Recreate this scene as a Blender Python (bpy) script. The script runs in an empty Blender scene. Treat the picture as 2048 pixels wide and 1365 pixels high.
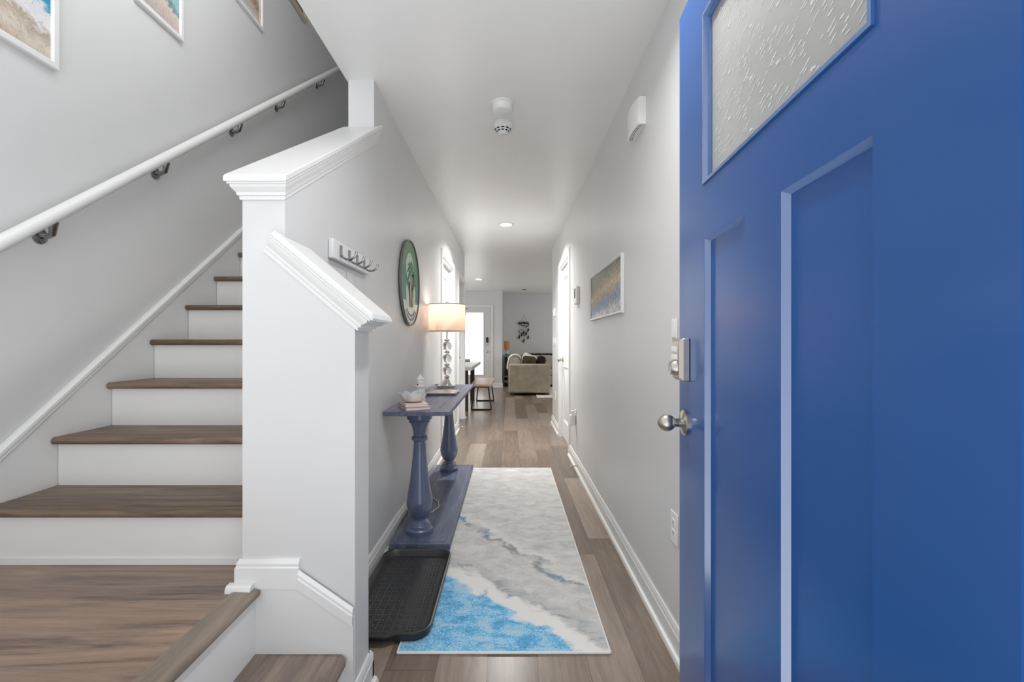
import bpy, bmesh, math, random
from mathutils import Vector, Matrix
random.seed(7)
C = bpy.context.scene
COL = C.collection

# ------------------------------------------------------------------ camera, world, lights, exposure
EYE = 1.15
cam = bpy.data.cameras.new('camera'); co = bpy.data.objects.new('camera', cam); COL.objects.link(co)
co.location = (0, 0, EYE); co.rotation_euler = (math.pi/2, 0, 0)
cam.sensor_width = 36; cam.lens = 36*930/2048; cam.shift_x = 0.00244; cam.shift_y = 0.0017
cam.clip_start = 0.05
C.camera = co
C.view_settings.view_transform = 'Standard'; C.view_settings.look = 'None'
C.view_settings.exposure = 0.36; C.view_settings.gamma = 1.0; C.view_settings.use_curve_mapping = False
w = bpy.data.worlds.new('daylight'); C.world = w; w.use_nodes = True
bg = w.node_tree.nodes['Background']; bg.inputs[0].default_value = (0.97, 0.985, 1.0, 1); 
# low right side of the background brightened, added to lift ceiling and stair wall
_n = w.node_tree.nodes; _l = w.node_tree.links
_tc = _n.new('ShaderNodeTexCoord'); _d = _n.new('ShaderNodeVectorMath'); _d.operation = 'DOT_PRODUCT'; _d.inputs[1].default_value = (0.45, -0.48, -0.75)
_l.new(_tc.outputs['Generated'], _d.inputs[0])
_r = _n.new('ShaderNodeMapRange'); _r.inputs[1].default_value = 0.0; _r.inputs[2].default_value = 1.0; _r.inputs[3].default_value = 0.78; _r.inputs[4].default_value = 2.2
_l.new(_d.outputs['Value'], _r.inputs[0]); _l.new(_r.outputs[0], bg.inputs[1])

def area(name, loc, rot, sx, sy, energy, color=(1, 1, 1)):
    l = bpy.data.lights.new(name, 'AREA'); l.shape = 'RECTANGLE'; l.size = sx; l.size_y = sy; l.energy = energy; l.color = color
    o = bpy.data.objects.new(name, l); COL.objects.link(o); o.location = loc; o.rotation_euler = rot
    return o
area('stair_wall_fill', (-0.835, 1.55, 3.9), (0, math.pi/2, 0), 1.6, 2.0, 22)  # unseen area light, added to brighten the stair wall
area('dining_side_fill', (-4.3, 9.6, 1.5), (0, -math.pi/2, 0), 1.5, 3.0, 52, (0.97, 0.985, 1))  # unseen fill added to light the dining side; the wall there is solid
area('living_side_fill', (4.3, 9.8, 1.5), (0, math.pi/2, 0), 1.5, 3.0, 40, (0.97, 0.985, 1))  # matching unseen fill added for the living side, no window modelled

# ------------------------------------------------------------------ helpers
def S(r, g, b):
    f = lambda c: (c/255/12.92) if c/255 <= 0.04045 else ((c/255+0.055)/1.055)**2.4
    return (f(r), f(g), f(b), 1)

class MB:
    def __init__(s): s.v = []; s.f = []
    def add(s, vs, fs):
        n = len(s.v); s.v += [tuple(v) for v in vs]; s.f += [tuple(i+n for i in f) for f in fs]; return s
    def box(s, x0, x1, y0, y1, z0, z1):
        vs = [(x, y, z) for x in (x0, x1) for y in (y0, y1) for z in (z0, z1)]
        return s.add(vs, [(0, 1, 3, 2), (4, 6, 7, 5), (0, 4, 5, 1), (2, 3, 7, 6), (0, 2, 6, 4), (1, 5, 7, 3)])
    def obox(s, c, size, M):
        hx, hy, hz = [k/2 for k in size]
        vs = [Vector(c) + M @ Vector((x, y, z)) for x in (-hx, hx) for y in (-hy, hy) for z in (-hz, hz)]
        return s.add(vs, [(0, 1, 3, 2), (4, 6, 7, 5), (0, 4, 5, 1), (2, 3, 7, 6), (0, 2, 6, 4), (1, 5, 7, 3)])
    def prism(s, poly, ext):
        n = len(poly); e = Vector(ext)
        vs = [Vector(p) for p in poly] + [Vector(p)+e for p in poly]
        return s.add(vs, [tuple(range(n))[::-1], tuple(range(n, 2*n))] + [(i, (i+1) % n, n+(i+1) % n, n+i) for i in range(n)])
    def loft(s, secs, closed=True, caps=True, loop=False):
        n = len(secs[0]); base = len(s.v); m = len(secs)
        for q in secs: s.v += [tuple(p) for p in q]
        for k in range(m if loop else m-1):
            k2 = (k+1) % m
            for i in range(n if closed else n-1):
                j = (i+1) % n
                s.f.append((base+k*n+i, base+k*n+j, base+k2*n+j, base+k2*n+i))
        if caps and not loop:
            s.f.append(tuple(base+i for i in range(n))[::-1]); s.f.append(tuple(base+(m-1)*n+i for i in range(n)))
        return s
    def lathe(s, prof, c=(0, 0, 0), M=None, n=32):
        M = M or Matrix.Identity(3); c = Vector(c)
        secs = [[c + M @ Vector((r*math.cos(2*math.pi*i/n), r*math.sin(2*math.pi*i/n), z)) for i in range(n)] for r, z in prof]
        return s.loft(secs)
    def tube(s, path, r, n=10):
        P = [Vector(p) for p in path]; m = len(P)
        rs = r if isinstance(r, (list, tuple)) else [r]*m
        secs = []; nrm = None
        for i in range(m):
            t = (P[min(i+1, m-1)]-P[max(i-1, 0)]).normalized()
            if nrm is None:
                a = Vector((0, 0, 1)) if abs(t.z) < 0.9 else Vector((1, 0, 0)); nrm = t.cross(a).normalized()
            else: nrm = (nrm - t*nrm.dot(t)).normalized()
            b = t.cross(nrm)
            secs.append([P[i] + rs[i]*(math.cos(2*math.pi*k/n)*nrm + math.sin(2*math.pi*k/n)*b) for k in range(n)])
        return s.loft(secs)
    def sup(s, c, size, e=0.5, M=None, nu=24, nv=14, warp=None):
        M = M or Matrix.Identity(3); c = Vector(c); f = lambda q, p: math.copysign(abs(q)**p, q)
        secs = []
        for j in range(1, nv):
            ph = -math.pi/2 + math.pi*j/nv; row = []
            for i in range(nu):
                th = 2*math.pi*i/nu
                p = Vector((size[0]/2*f(math.cos(ph), e)*f(math.cos(th), e), size[1]/2*f(math.cos(ph), e)*f(math.sin(th), e), size[2]/2*f(math.sin(ph), e)))
                if warp: p = warp(p)
                row.append(c + M @ p)
            secs.append(row)
        return s.loft(secs)

OFF = {}
def obj(name, mb, mat, parent=None, origin=None, bevel=0, seg=2, sub=0, ang=38, flat=False):
    off = OFF.get(parent.name if parent else None, Vector((0, 0, 0))) if parent else Vector(origin or (0, 0, 0))
    me = bpy.data.meshes.new(name)
    me.from_pydata([tuple(Vector(v)-off) for v in mb.v], [], mb.f)
    bm = bmesh.new(); bm.from_mesh(me); bmesh.ops.recalc_face_normals(bm, faces=bm.faces); bm.to_mesh(me); bm.free()
    me.materials.append(mat)
    if not flat:
        me.polygons.foreach_set('use_smooth', [True]*len(me.polygons)); me.set_sharp_from_angle(angle=math.radians(ang))
    o = bpy.data.objects.new(name, me); COL.objects.link(o)
    if parent: o.parent = parent
    else: o.location = off
    OFF[o.name] = off
    if bevel:
        b = o.modifiers.new('bevel', 'BEVEL'); b.width = bevel; b.segments = seg; b.limit_method = 'ANGLE'; b.angle_limit = math.radians(40)
    if sub:
        b = o.modifiers.new('sub', 'SUBSURF'); b.levels = sub; b.render_levels = sub
    return o
def tag(o, label, cat, group=None):
    o['label'] = label; o['category'] = cat
    if group: o['group'] = group
    return o
def thing(name, label, cat, loc, group=None):
    o = bpy.data.objects.new(name, None); COL.objects.link(o); o.location = loc; o.empty_display_size = 0.05
    OFF[o.name] = Vector(loc); return tag(o, label, cat, group)
def struct(name, mb, mat, parent=None, **k):
    o = obj(name, mb, mat, parent, **k)
    if not parent: o['kind'] = 'structure'
    return o
def sroot(name, loc):
    o = bpy.data.objects.new(name, None); COL.objects.link(o); o.location = loc; OFF[o.name] = Vector(loc); o['kind'] = 'structure'; return o
def dup(root, loc, label, group=None):
    r = root.copy(); COL.objects.link(r); r.location = loc; r['label'] = label
    if group: r['group'] = group
    for ch in list(root.children):
        c = ch.copy(); COL.objects.link(c); c.parent = r
        for g in ch.children:
            d = g.copy(); COL.objects.link(d); d.parent = c
    return r
RX = Matrix.Rotation(math.pi/2, 3, 'Y')      # lathe axis z -> +x
RXn = Matrix.Rotation(-math.pi/2, 3, 'Y')    # z -> -x
RYn = Matrix.Rotation(math.pi/2, 3, 'X')     # z -> -y

# ------------------------------------------------------------------ materials
class NT:
    def __init__(s, name):
        s.m = bpy.data.materials.new(name); s.m.use_nodes = True; s.t = s.m.node_tree; s.b = s.t.nodes['Principled BSDF']
    def n(s, typ, **kw):
        x = s.t.nodes.new(typ)
        for k, v in kw.items():
            if k.startswith('i_'):
                x.inputs[k[2:].replace('_', ' ')].default_value = v
            else: setattr(x, k, v)
        return x
    def l(s, a, b): s.t.links.new(a, b)
    def coord(s, kind='Object'): return s.n('ShaderNodeTexCoord').outputs[kind]
    def map(s, v, scale=(1, 1, 1), rot=(0, 0, 0), loc=(0, 0, 0)):
        m = s.n('ShaderNodeMapping'); s.l(v, m.inputs['Vector']); m.inputs['Scale'].default_value = scale; m.inputs['Rotation'].default_value = rot; m.inputs['Location'].default_value = loc
        return m.outputs[0]
    def noise(s, v, scale, detail=5, rough=0.55, dist=0.0):
        x = s.n('ShaderNodeTexNoise'); s.l(v, x.inputs['Vector']); x.inputs['Scale'].default_value = scale; x.inputs['Detail'].default_value = detail
        x.inputs['Roughness'].default_value = rough; x.inputs['Distortion'].default_value = dist
        return x.outputs['Fac']
    def white(s, v):
        x = s.n('ShaderNodeTexWhiteNoise'); x.noise_dimensions = '3D'; s.l(v, x.inputs['Vector']); return x.outputs['Value']
    def math(s, op, a, b=None, clamp=False):
        x = s.n('ShaderNodeMath'); x.operation = op; x.use_clamp = clamp
        for i, q in enumerate((a, b)):
            if q is None: continue
            if isinstance(q, (int, float)): x.inputs[i].default_value = q
            else: s.l(q, x.inputs[i])
        return x.outputs[0]
    def ramp(s, f, stops, interp='LINEAR'):
        x = s.n('ShaderNodeValToRGB'); s.l(f, x.inputs[0]); e = x.color_ramp; e.interpolation = interp
        while len(e.elements) < len(stops): e.elements.new(0.5)
        for el, (p, c) in zip(e.elements, stops): el.position = p; el.color = c
        return x.outputs[0]
    def mix(s, f, a, b, mode='MIX'):
        x = s.n('ShaderNodeMix'); x.data_type = 'RGBA'; x.blend_type = mode
        for sock, q in ((x.inputs['Factor'], f), (x.inputs['A'], a), (x.inputs['B'], b)):
            pass
        ins = [i for i in x.inputs]
        fa = x.inputs[0]; A = x.inputs[6]; B = x.inputs[7]
        for sock, q in ((fa, f), (A, a), (B, b)):
            if isinstance(q, (int, float, tuple)): sock.default_value = q
            else: s.l(q, sock)
        return x.outputs[2]
    def sep(s, v):
        x = s.n('ShaderNodeSeparateXYZ'); s.l(v, x.inputs[0]); return x.outputs
    def comb(s, x_, y_, z_):
        x = s.n('ShaderNodeCombineXYZ')
        for i, q in enumerate((x_, y_, z_)):
            if isinstance(q, (int, float)): x.inputs[i].default_value = q
            else: s.l(q, x.inputs[i])
        return x.outputs[0]
    def bump(s, h, strength=0.2, dist=0.002):
        x = s.n('ShaderNodeBump'); s.l(h, x.inputs['Height']); x.inputs['Strength'].default_value = strength; x.inputs['Distance'].default_value = dist
        s.l(x.outputs[0], s.b.inputs['Normal'])
    def base(s, c):
        if isinstance(c, tuple): s.b.inputs['Base Color'].default_value = c
        else: s.l(c, s.b.inputs['Base Color'])
    def p(s, rough=0.5, metal=0, spec=0.5, **kw):
        s.b.inputs['Roughness'].default_value = rough; s.b.inputs['Metallic'].default_value = metal; s.b.inputs['Specular IOR Level'].default_value = spec
        for k, v in kw.items(): s.b.inputs[k].default_value = v
        return s

def paint(name, col, rough=0.5, spec=0.4, var=0.02, bscale=180, bstr=0.05):
    t = NT(name); v = t.coord()
    n = t.noise(v, 3, 4); d = tuple(max(0, c*(1-var)) for c in col[:3])+(1,); u = tuple(min(1, c*(1+var)) for c in col[:3])+(1,)
    t.base(t.ramp(n, [(0.3, d), (0.7, u)])); t.p(rough, 0, spec); t.bump(t.noise(v, bscale, 3), bstr, 0.001)
    return t.m
def metal(name, col, rough=0.3):
    t = NT(name); v = t.coord(); n = t.noise(v, 60, 4)
    t.base(t.ramp(n, [(0.2, tuple(c*0.9 for c in col[:3])+(1,)), (0.8, col)])); t.p(rough, 1.0); return t.m
def wood(name, dark, light, axis='X', rough=0.4, sc=1.0, bstr=0.12, mid=None):
    t = NT(name); v = t.coord()
    st = {'X': (1.2, 14, 14), 'Y': (14, 1.2, 14), 'Z': (14, 14, 1.2)}[axis]
    mv = t.map(v, tuple(k*sc for k in st))
    a = t.noise(mv, 1.6, 8, 0.62, 1.4); b = t.noise(t.map(v, tuple(k*6*sc for k in st)), 2.2, 5, 0.7)
    f = t.math('ADD', t.math('MULTIPLY', a, 0.75), t.math('MULTIPLY', b, 0.25))
    stops = [(0.32, dark), (0.68, light)] if mid is None else [(0.32, dark), (0.48, mid), (0.68, light)]
    t.base(t.ramp(f, stops)); t.p(rough, 0, 0.35); t.bump(b, bstr, 0.001); return t.m
def fabric(name, a, b, scale=260, big=7, rough=0.95, bstr=0.5):
    t = NT(name); v = t.coord(); n = t.noise(v, big, 5); f = t.noise(v, scale, 3)
    t.base(t.ramp(t.math('ADD', t.math('MULTIPLY', n, 0.6), t.math('MULTIPLY', f, 0.4)), [(0.35, a), (0.65, b)])); t.p(rough, 0, 0.15); t.bump(f, bstr, 0.002); return t.m
def emit(name, col, strength):
    t = NT(name); t.base(col); t.b.inputs['Emission Color'].default_value = col; t.b.inputs['Emission Strength'].default_value = strength; return t.m

M = {}
M['wall'] = paint('wall_paint_grey', S(217, 217, 217), 0.36, 0.4, 0.012)
M['ceil'] = paint('ceiling_paint', S(242, 242, 241), 0.34, 0.4, 0.012)
M['trim'] = paint('trim_paint_white', S(230, 230, 229), 0.35, 0.45, 0.008, 90, 0.03)
M['plastic'] = paint('white_plastic', S(236, 236, 233), 0.35, 0.5, 0.01)
M['blue'] = paint('door_paint_blue', S(27, 82, 150), 0.3, 0.35, 0.03, 70, 0.05); _b = M['blue'].node_tree.nodes['Principled BSDF']; _b.inputs['Coat Weight'].default_value = 0.3; _b.inputs['Coat Roughness'].default_value = 0.16
M['bluelit'] = paint('door_moulding_lit_gloss', S(50, 102, 170), 0.16, 1.0, 0.02, 70, 0.03); _b = M['bluelit'].node_tree.nodes['Principled BSDF']; _b.inputs['Coat Weight'].default_value = 1.0; _b.inputs['Coat IOR'].default_value = 2.0; _b.inputs['Coat Roughness'].default_value = 0.12  # door blue lightened: daylight on the moulding edges is put into the colour
M['navy'] = paint('turned_leg_paint', S(92, 104, 132), 0.27, 0.9, 0.08, 60, 0.15)
M['navywood'] = wood('table_paint_navy', S(68, 73, 96), S(120, 127, 150), 'Y', 0.42)
M['nickel'] = metal('brushed_nickel', S(205, 198, 188), 0.28)
M['chrome'] = metal('chrome', S(215, 215, 218), 0.12)
M['darkchrome'] = metal('bracket_chrome', S(150, 150, 152), 0.18)
M['tread'] = wood('tread_oak', S(66, 52, 42), S(150, 128, 108), 'X', 0.42, 0.8, 0.2, S(112, 94, 78))
M['landing'] = wood('landing_oak', S(74, 61, 57), S(174, 148, 128), 'X', 0.34, 0.6, 0.1, S(138, 118, 104))
M['nosing'] = wood('nosing_oak', S(110, 98, 88), S(150, 136, 122), 'Y', 0.4)
M['black'] = paint('black_plastic', S(52, 52, 52), 0.42, 0.5, 0.1, 120, 0.2)
M['blackgloss'] = paint('black_plastic_ridges', S(62, 62, 62), 0.22, 0.6); M['iron'] = paint('dark_iron', S(46, 42, 40), 0.5, 0.4, 0.05)
M['glassball'] = NT('clear_glass').p(0.02, 0, 0.5, **{'Transmission Weight': 1.0, 'IOR': 1.45}).m
M['cord'] = paint('clear_cord', S(214, 212, 205), 0.4, 0.5)
M['dark'] = paint('vent_black', S(24, 24, 24), 0.6)

def floor_mat():
    t = NT('floor_planks'); v = t.coord(); x, y, z = t.sep(v)
    W, L = 0.18, 1.22
    cx = t.math('DIVIDE', t.math('SUBTRACT', x, 0.461-18), W); ci = t.math('FLOOR', cx)
    r1 = t.white(t.comb(ci, 0.5, 0.5))
    cy = t.math('ADD', t.math('DIVIDE', y, L), r1); yi = t.math('FLOOR', cy)
    rnd = t.white(t.comb(ci, yi, 3.3))
    sh = t.math('MULTIPLY', rnd, 40)
    gv = t.comb(t.math('ADD', t.math('MULTIPLY', x, 13), sh), t.math('ADD', t.math('MULTIPLY', y, 1.3), sh), sh)
    g = t.noise(gv, 1.5, 8, 0.6, 1.5)
    fv = t.comb(t.math('MULTIPLY', x, 110), t.math('ADD', t.math('MULTIPLY', y, 7), sh), 0.0)
    fg = t.noise(fv, 1.5, 4, 0.7)
    f = t.math('ADD', t.math('ADD', t.math('MULTIPLY', g, 0.5), t.math('MULTIPLY', fg, 0.25)), t.math('MULTIPLY', rnd, 0.36))
    c = t.ramp(f, [(0.3, S(94, 80, 70)), (0.53, S(126, 110, 97)), (0.78, S(160, 144, 130))])
    fx = t.math('FRACT', cx); fy = t.math('FRACT', cy)
    ex = t.math('LESS_THAN', t.math('MINIMUM', fx, t.math('SUBTRACT', 1, fx)), 0.009)
    ey = t.math('LESS_THAN', t.math('MINIMUM', fy, t.math('SUBTRACT', 1, fy)), 0.0013)
    e = t.math('MAXIMUM', ex, ey)
    t.base(t.mix(t.math('MULTIPLY', e, 0.55), c, S(64, 54, 48))); t.p(0.28, 0, 0.4)
    t.bump(t.math('SUBTRACT', t.math('MULTIPLY', fg, 0.2), e), 0.25, 0.0015)
    return t.m
M['floor'] = floor_mat()

def rug_mat():
    t = NT('rug_print'); v = t.coord(); x, y, z = t.sep(v)
    n = t.noise(v, 5, 8, 0.6, 0.3); n2 = t.noise(t.map(v, (1, 1.6, 1), (0, 0, 0.5)), 9, 8, 0.65, 0.6); nf = t.noise(v, 160, 3); nb = t.noise(v, 2.2, 3)
    nx = t.math('MULTIPLY', t.math('SUBTRACT', n, 0.5), 0.42)
    s = t.math('ADD', t.math('ADD', y, t.math('MULTIPLY', x, 0.97)), nx)
    m = t.math('DIVIDE', t.math('SUBTRACT', s, 1.6), 1.6, True)
    grey = t.ramp(t.math('ADD', t.math('MULTIPLY', n2, 0.7), t.math('MULTIPLY', nf, 0.3)), [(0.34, S(184, 184, 183)), (0.5, S(208, 207, 205)), (0.66, S(228, 227, 225))])
    blue = t.ramp(t.math('ADD', t.math('MULTIPLY', n2, 0.6), t.math('MULTIPLY', nf, 0.4)), [(0.36, S(76, 146, 194)), (0.47, S(112, 182, 226)), (0.54, S(164, 212, 238)), (0.62, S(198, 204, 208))])
    k = t.ramp(m, [(0.236, S(0, 0, 0)), (0.25, S(255, 255, 255))])
    c = t.mix(k, blue, grey)
    foam = t.ramp(m, [(0.225, S(0, 0, 0)), (0.25, S(255, 255, 255)), (0.305, S(255, 255, 255)), (0.33, S(0, 0, 0))])
    c = t.mix(t.math('MULTIPLY', foam, 0.85), c, S(238, 237, 234))
    v1 = t.ramp(m, [(0.32, S(0, 0, 0)), (0.335, S(255, 255, 255)), (0.345, S(255, 255, 255)), (0.40, S(0, 0, 0))])
    gate = t.ramp(n2, [(0.44, S(0, 0, 0)), (0.56, S(255, 255, 255))])
    c = t.mix(t.math('MULTIPLY', t.math('MULTIPLY', v1, gate), 0.75), c, S(140, 150, 156))
    s2 = t.math('ADD', t.math('ADD', y, t.math('MULTIPLY', x, 1.3)), t.math('MULTIPLY', t.math('SUBTRACT', n, 0.5), 0.5))
    m2 = t.math('DIVIDE', t.math('SUBTRACT', s2, 2.1), 1.0, True)
    v2 = t.ramp(m2, [(0.44, S(0, 0, 0)), (0.49, S(255, 255, 255)), (0.51, S(255, 255, 255)), (0.55, S(0, 0, 0))])
    g2 = t.ramp(n2, [(0.44, S(0, 0, 0)), (0.52, S(255, 255, 255))])
    vc = t.ramp(nb, [(0.48, S(150, 156, 160)), (0.54, S(84, 146, 190))])
    c = t.mix(t.math('MULTIPLY', v2, g2), c, vc)
    v3 = t.ramp(m2, [(0.53, S(0, 0, 0)), (0.57, S(255, 255, 255)), (0.66, S(0, 0, 0))])
    c = t.mix(t.math('MULTIPLY', v3, 0.6), c, S(234, 233, 230))
    t.base(c); t.p(0.95, 0, 0.1); t.bump(nf, 0.3, 0.002); return t.m
M['rug'] = rug_mat()
M['binding'] = fabric('rug_binding_white', S(228, 228, 225), S(244, 244, 242), 300, 9)

def art(name, stops, scale=5, slant=0.25, amp=0.55):
    t = NT(name); v = t.coord('Generated'); x, y, z = t.sep(v)
    n = t.noise(t.map(v, (1, 1, 1.6), (0.6, 0, 0)), scale, 6, 0.7, 1.2)
    f = t.math('ADD', t.math('ADD', z, t.math('MULTIPLY', y, slant)), t.math('MULTIPLY', t.math('SUBTRACT', n, 0.5), amp))
    c = t.ramp(f, stops)
    sp = t.noise(t.map(v, (1, 2.5, 1), (0.9, 0, 0)), scale*3.2, 4, 0.7)
    c = t.mix(t.math('MULTIPLY', t.ramp(sp, [(0.58, S(0, 0, 0)), (0.66, S(255, 255, 255))]), 0.5), c, S(92, 80, 72))
    t.base(c); t.p(0.45, 0, 0.3); return t.m

# ------------------------------------------------------------------ dimensions of the place
XL, XP, XR = -0.69, -0.8205, 0.622          # hall face and stair face of the knee wall, right wall
XS = -1.785                                 # stair wall
H = 2.49
Y1 = 1.429                                  # front end of the knee wall
YU = 2.368                                  # where the knee wall becomes full height
RISE, RUN = 0.1915, 0.247
LAND = 0.40

# ------------------------------------------------------------------ setting
struct('floor', MB().box(-4.6, 4.6, 0.15, 13.2, -0.1, 0), M['floor'])
cm = MB(); cm.box(XP-0.01, 0.8, 0.3, 7.0, H, 2.88); cm.box(-4.6, 4.6, 7.0, 13.2, H, 2.88); cm.box(0.8, 4.6, 6.6, 7.0, H, 2.88)
struct('ceiling', cm, M['ceil'])
struct('floor_upstairs', MB().box(XS, XP-0.012, 4.6, 7.0, 2.6, 2.88), M['ceil'])
struct('ceiling_stairwell', MB().box(XS-0.1, 0.8, 0.3, 7.0, 5.2, 5.3), M['ceil'])
struct('wall_stairs', MB().box(XS-0.1, XS, 0.25, 7.0, 0, 5.2), M['wall'])
struct('wall_upper', MB().box(XP+0.02, XP+0.12, 0.3, 7.0, 2.88, 5.2), M['wall'])
struct('wall_upper_back', MB().box(XS, XP+0.02, 6.2, 6.3, 2.88, 5.2), M['wall'])

# right wall with door opening
DR = (4.83, 5.71, 2.06)
wr = MB(); wr.box(XR, XR+0.12, 0.3, DR[0], 0, H); wr.box(XR, XR+0.12, DR[1], 6.73, 0, H); wr.box(XR, XR+0.12, DR[0], DR[1], DR[2], H)
struct('wall_right', wr, M['wall'])
# left hall wall: knee part, full part with two openings
DA = (4.744, 5.66, 2.04); DB = (6.24, 7.02, 2.04)
cs = 0.607; cb = 1.5925
wl = MB()
zt = lambda y: cb + 0.064 + cs*(y-Y1)
wl.prism([(XP, Y1, 0), (XP, YU, 0), (XP, YU, zt(YU)), (XP, Y1, zt(Y1))], (XL-XP, 0, 0))
wl.box(XP, XL, YU, DA[0], 0, H); wl.box(XP, XL, DA[0], DA[1], DA[2], H); wl.box(XP, XL, DA[1], DB[0], 0, H); wl.box(XP, XL, DB[0], DB[1], DB[2], H); wl.box(XP, XL, DB[1], 7.14, 0, H)
struct('wall_left', wl, M['wall'])
# low return wall at the foot of the stairs
XE, YB = -0.4748, 1.566; lsl = 0.847; lb = 1.19
zl = lambda x: lb + 0.07 - lsl*(x+0.4687)
struct('wall_return', MB().prism([(XL-0.0, Y1, 0), (XE, Y1, 0), (XE, Y1, zl(XE)), (XL-0.0, Y1, zl(XL))], (0, YB-Y1, 0)), M['wall'])
# living area walls
struct('wall_back', MB().box(-4.6, -0.186, 12.0, 13.0, 0, H), M['wall'])
struct('wall_back_recess', MB().box(-0.186, 4.6, 12.9, 13.0, 0, H), M['wall'])
struct('wall_dining_side', MB().box(-4.6, -4.5, 7.14, 12.0, 0, H), M['wall'])
struct('wall_living_side', MB().box(4.5, 4.6, 6.73, 12.9, 0, H), M['wall'])
struct('wall_dining_front', MB().box(-4.6, XP, 7.04, 7.14, 0, H), M['wall'])
struct('wall_living_front', MB().box(XR+0.12, 4.6, 6.63, 6.73, 0, H), M['wall'])

# knee-wall cap: crown moulding under a flat slab, mitred round the end, climbing with the stairs
CROWN = [(0, 0), (0.008, 0), (0.009, 0.012), (0.016, 0.016), (0.018, 0.026), (0.026, 0.036), (0.034, 0.048), (0.036, 0.056), (0.043, 0.059), (0.043, 0.066), (0, 0.066)]
SLAB = [(-0.02, 0.066), (0.046, 0.066), (0.0505, 0.069), (0.052, 0.077), (0.0505, 0.085), (0.046, 0.088), (-0.02, 0.088)]
def kneecap(prof, k=0.55, back=0.0):
    secs = []
    for (x, sx, y) in ((XP, -1, YU+back), (XP, -1, Y1), (XL, 1, Y1), (XL, 1, YU+0.062)):
        row = []
        for d, h in prof:
            xx = x + sx*d*k; yy = y - d if y == Y1 else y
            row.append((xx, yy, cb + h + cs*(yy-Y1)))
        secs.append(row)
    return secs
struct('trim_1', MB().loft(kneecap(CROWN)), M['trim'], ang=25)
sl = MB()
o = [(d, h) for d, h in SLAB]
secs = kneecap([(0.046, 0.066), (0.0505, 0.069), (0.052, 0.077), (0.0505, 0.085), (0.046, 0.088)])
# slab solid: outer rounded edge plus top and bottom sheets
n0 = len(sl.v)
sl.loft(secs, closed=False, caps=False)
top = [s_[-1] for s_ in secs]; bot = [s_[0] for s_ in secs]
sl.add(top, [(0, 1, 2, 3)]); sl.add(bot, [(3, 2, 1, 0)])
sl.add([p for p in secs[0]], [tuple(range(5))]); sl.add([p for p in secs[3]], [tuple(range(5))])
sl.add([secs[0][0], secs[0][-1], secs[3][-1], secs[3][0]], [(0, 1, 2, 3)])
struct('trim_2', sl, M['trim'], ang=25)

# sloping cap on the low return wall
def lowcap(prof, kf=1.0, ke=1.35):
    secs = []
    def z(x, h): return lb + 1.13*h - lsl*(x+0.4687)
    rows = []
    r = []
    for d, h in prof:
        x = -0.7545 + 0.66*h; r.append((x, Y1-d*kf, z(x, h)))
    rows.append(r)
    rows.append([(XE+d*ke, Y1-d*kf, z(XE+d*ke, h)) for d, h in prof])
    rows.append([(XE+d*ke, YB+d*0.7, z(XE+d*ke, h)) for d, h in prof])
    rows.append([(XL+0.002, YB+d*0.7, z(XL+0.002, h)) for d, h in prof])
    return rows
struct('trim_3', MB().loft(lowcap(CROWN), caps=True), M['trim'], ang=25)
sl = MB(); secs = lowcap([(0.046, 0.066), (0.0505, 0.069), (0.052, 0.077), (0.0505, 0.085), (0.046, 0.088)])
sl.loft(secs, closed=False, caps=False)
tp = [s_[-1] for s_ in secs]; bt = [s_[0] for s_ in secs]
def zz(x, h): return lb + 1.13*h - lsl*(x+0.4687)
for P, h in ((tp, 0.088), (bt, 0.066)):
    a = P[0]; q = [(a[0], Y1-0.0005, a[2]), (XL+0.002, Y1-0.0005, zz(XL+0.002, h)), P[3], P[2], P[1], a]
    sl.add(q, [tuple(range(6))])
sl.add(secs[0] + [(secs[0][-1][0], Y1-0.0005, secs[0][-1][2]), (secs[0][0][0], Y1-0.0005, secs[0][0][2])], [tuple(range(7))])
sl.add(secs[3], [tuple(range(5))])
struct('trim_4', sl, M['trim'], ang=25)

# baseboards
def bb_profile(h=0.105, t=0.014):
    return [(0, 0), (t, 0), (t, h*0.72), (t*0.8, h*0.76), (t*0.8, h*0.86), (t*0.35, h), (0, h)]
SHOE = [(0, 0), (0.03, 0), (0.029, 0.008), (0.025, 0.015), (0.019, 0.018), (0, 0.019)]
def base_y(x, sx, y0, y1, h=0.105, shoe=True):
    m = MB(); m.loft([[(x+sx*d, y, z) for d, z in bb_profile(h)] for y in (y0, y1)])
    if shoe: m.loft([[(x+sx*d, y, z) for d, z in SHOE] for y in (y0, y1)])
    return m
def base_x(y, sy, x0, x1, h=0.105, z0=0, shoe=True):
    m = MB(); m.loft([[(x, y+sy*d, z0+z) for d, z in bb_profile(h)] for x in (x0, x1)])
    if shoe: m.loft([[(x, y+sy*d, z0+z) for d, z in SHOE] for x in (x0, x1)])
    return m
def join(*ms):
    m = MB()
    for q in ms: m.add(q.v, q.f)
    return m
CW = 0.07
struct('baseboard_right', join(base_y(XR, -1, 0.3, DR[0]-CW), base_y(XR, -1, DR[1]+CW, 6.745), base_x(6.73, 1, XR, 4.5)), M['trim'], ang=25)
struct('baseboard_left', join(base_y(XL, 1, YB, DA[0]-CW), base_y(XL, 1, DA[1]+CW, DB[0]-CW), base_y(XL, 1, DB[1]+CW, 7.15)), M['trim'], ang=25)
struct('baseboard_return', join(base_y(XE, 1, Y1-0.014, YB+0.014), base_x(YB, 1, XL, XE+0.014)), M['trim'], ang=25)
struct('baseboard_back', join(base_x(12.0, -1, -4.5, -1.5), base_x(12.0, -1, -0.43, -0.172), base_y(-0.186, 1, 11.99, 12.9), base_x(12.9, -1, -0.186, 4.5)), M['trim'], ang=25)
struct('baseboard_dining', base_x(7.14, 1, -4.5, XL), M['trim'], ang=25)
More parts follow.
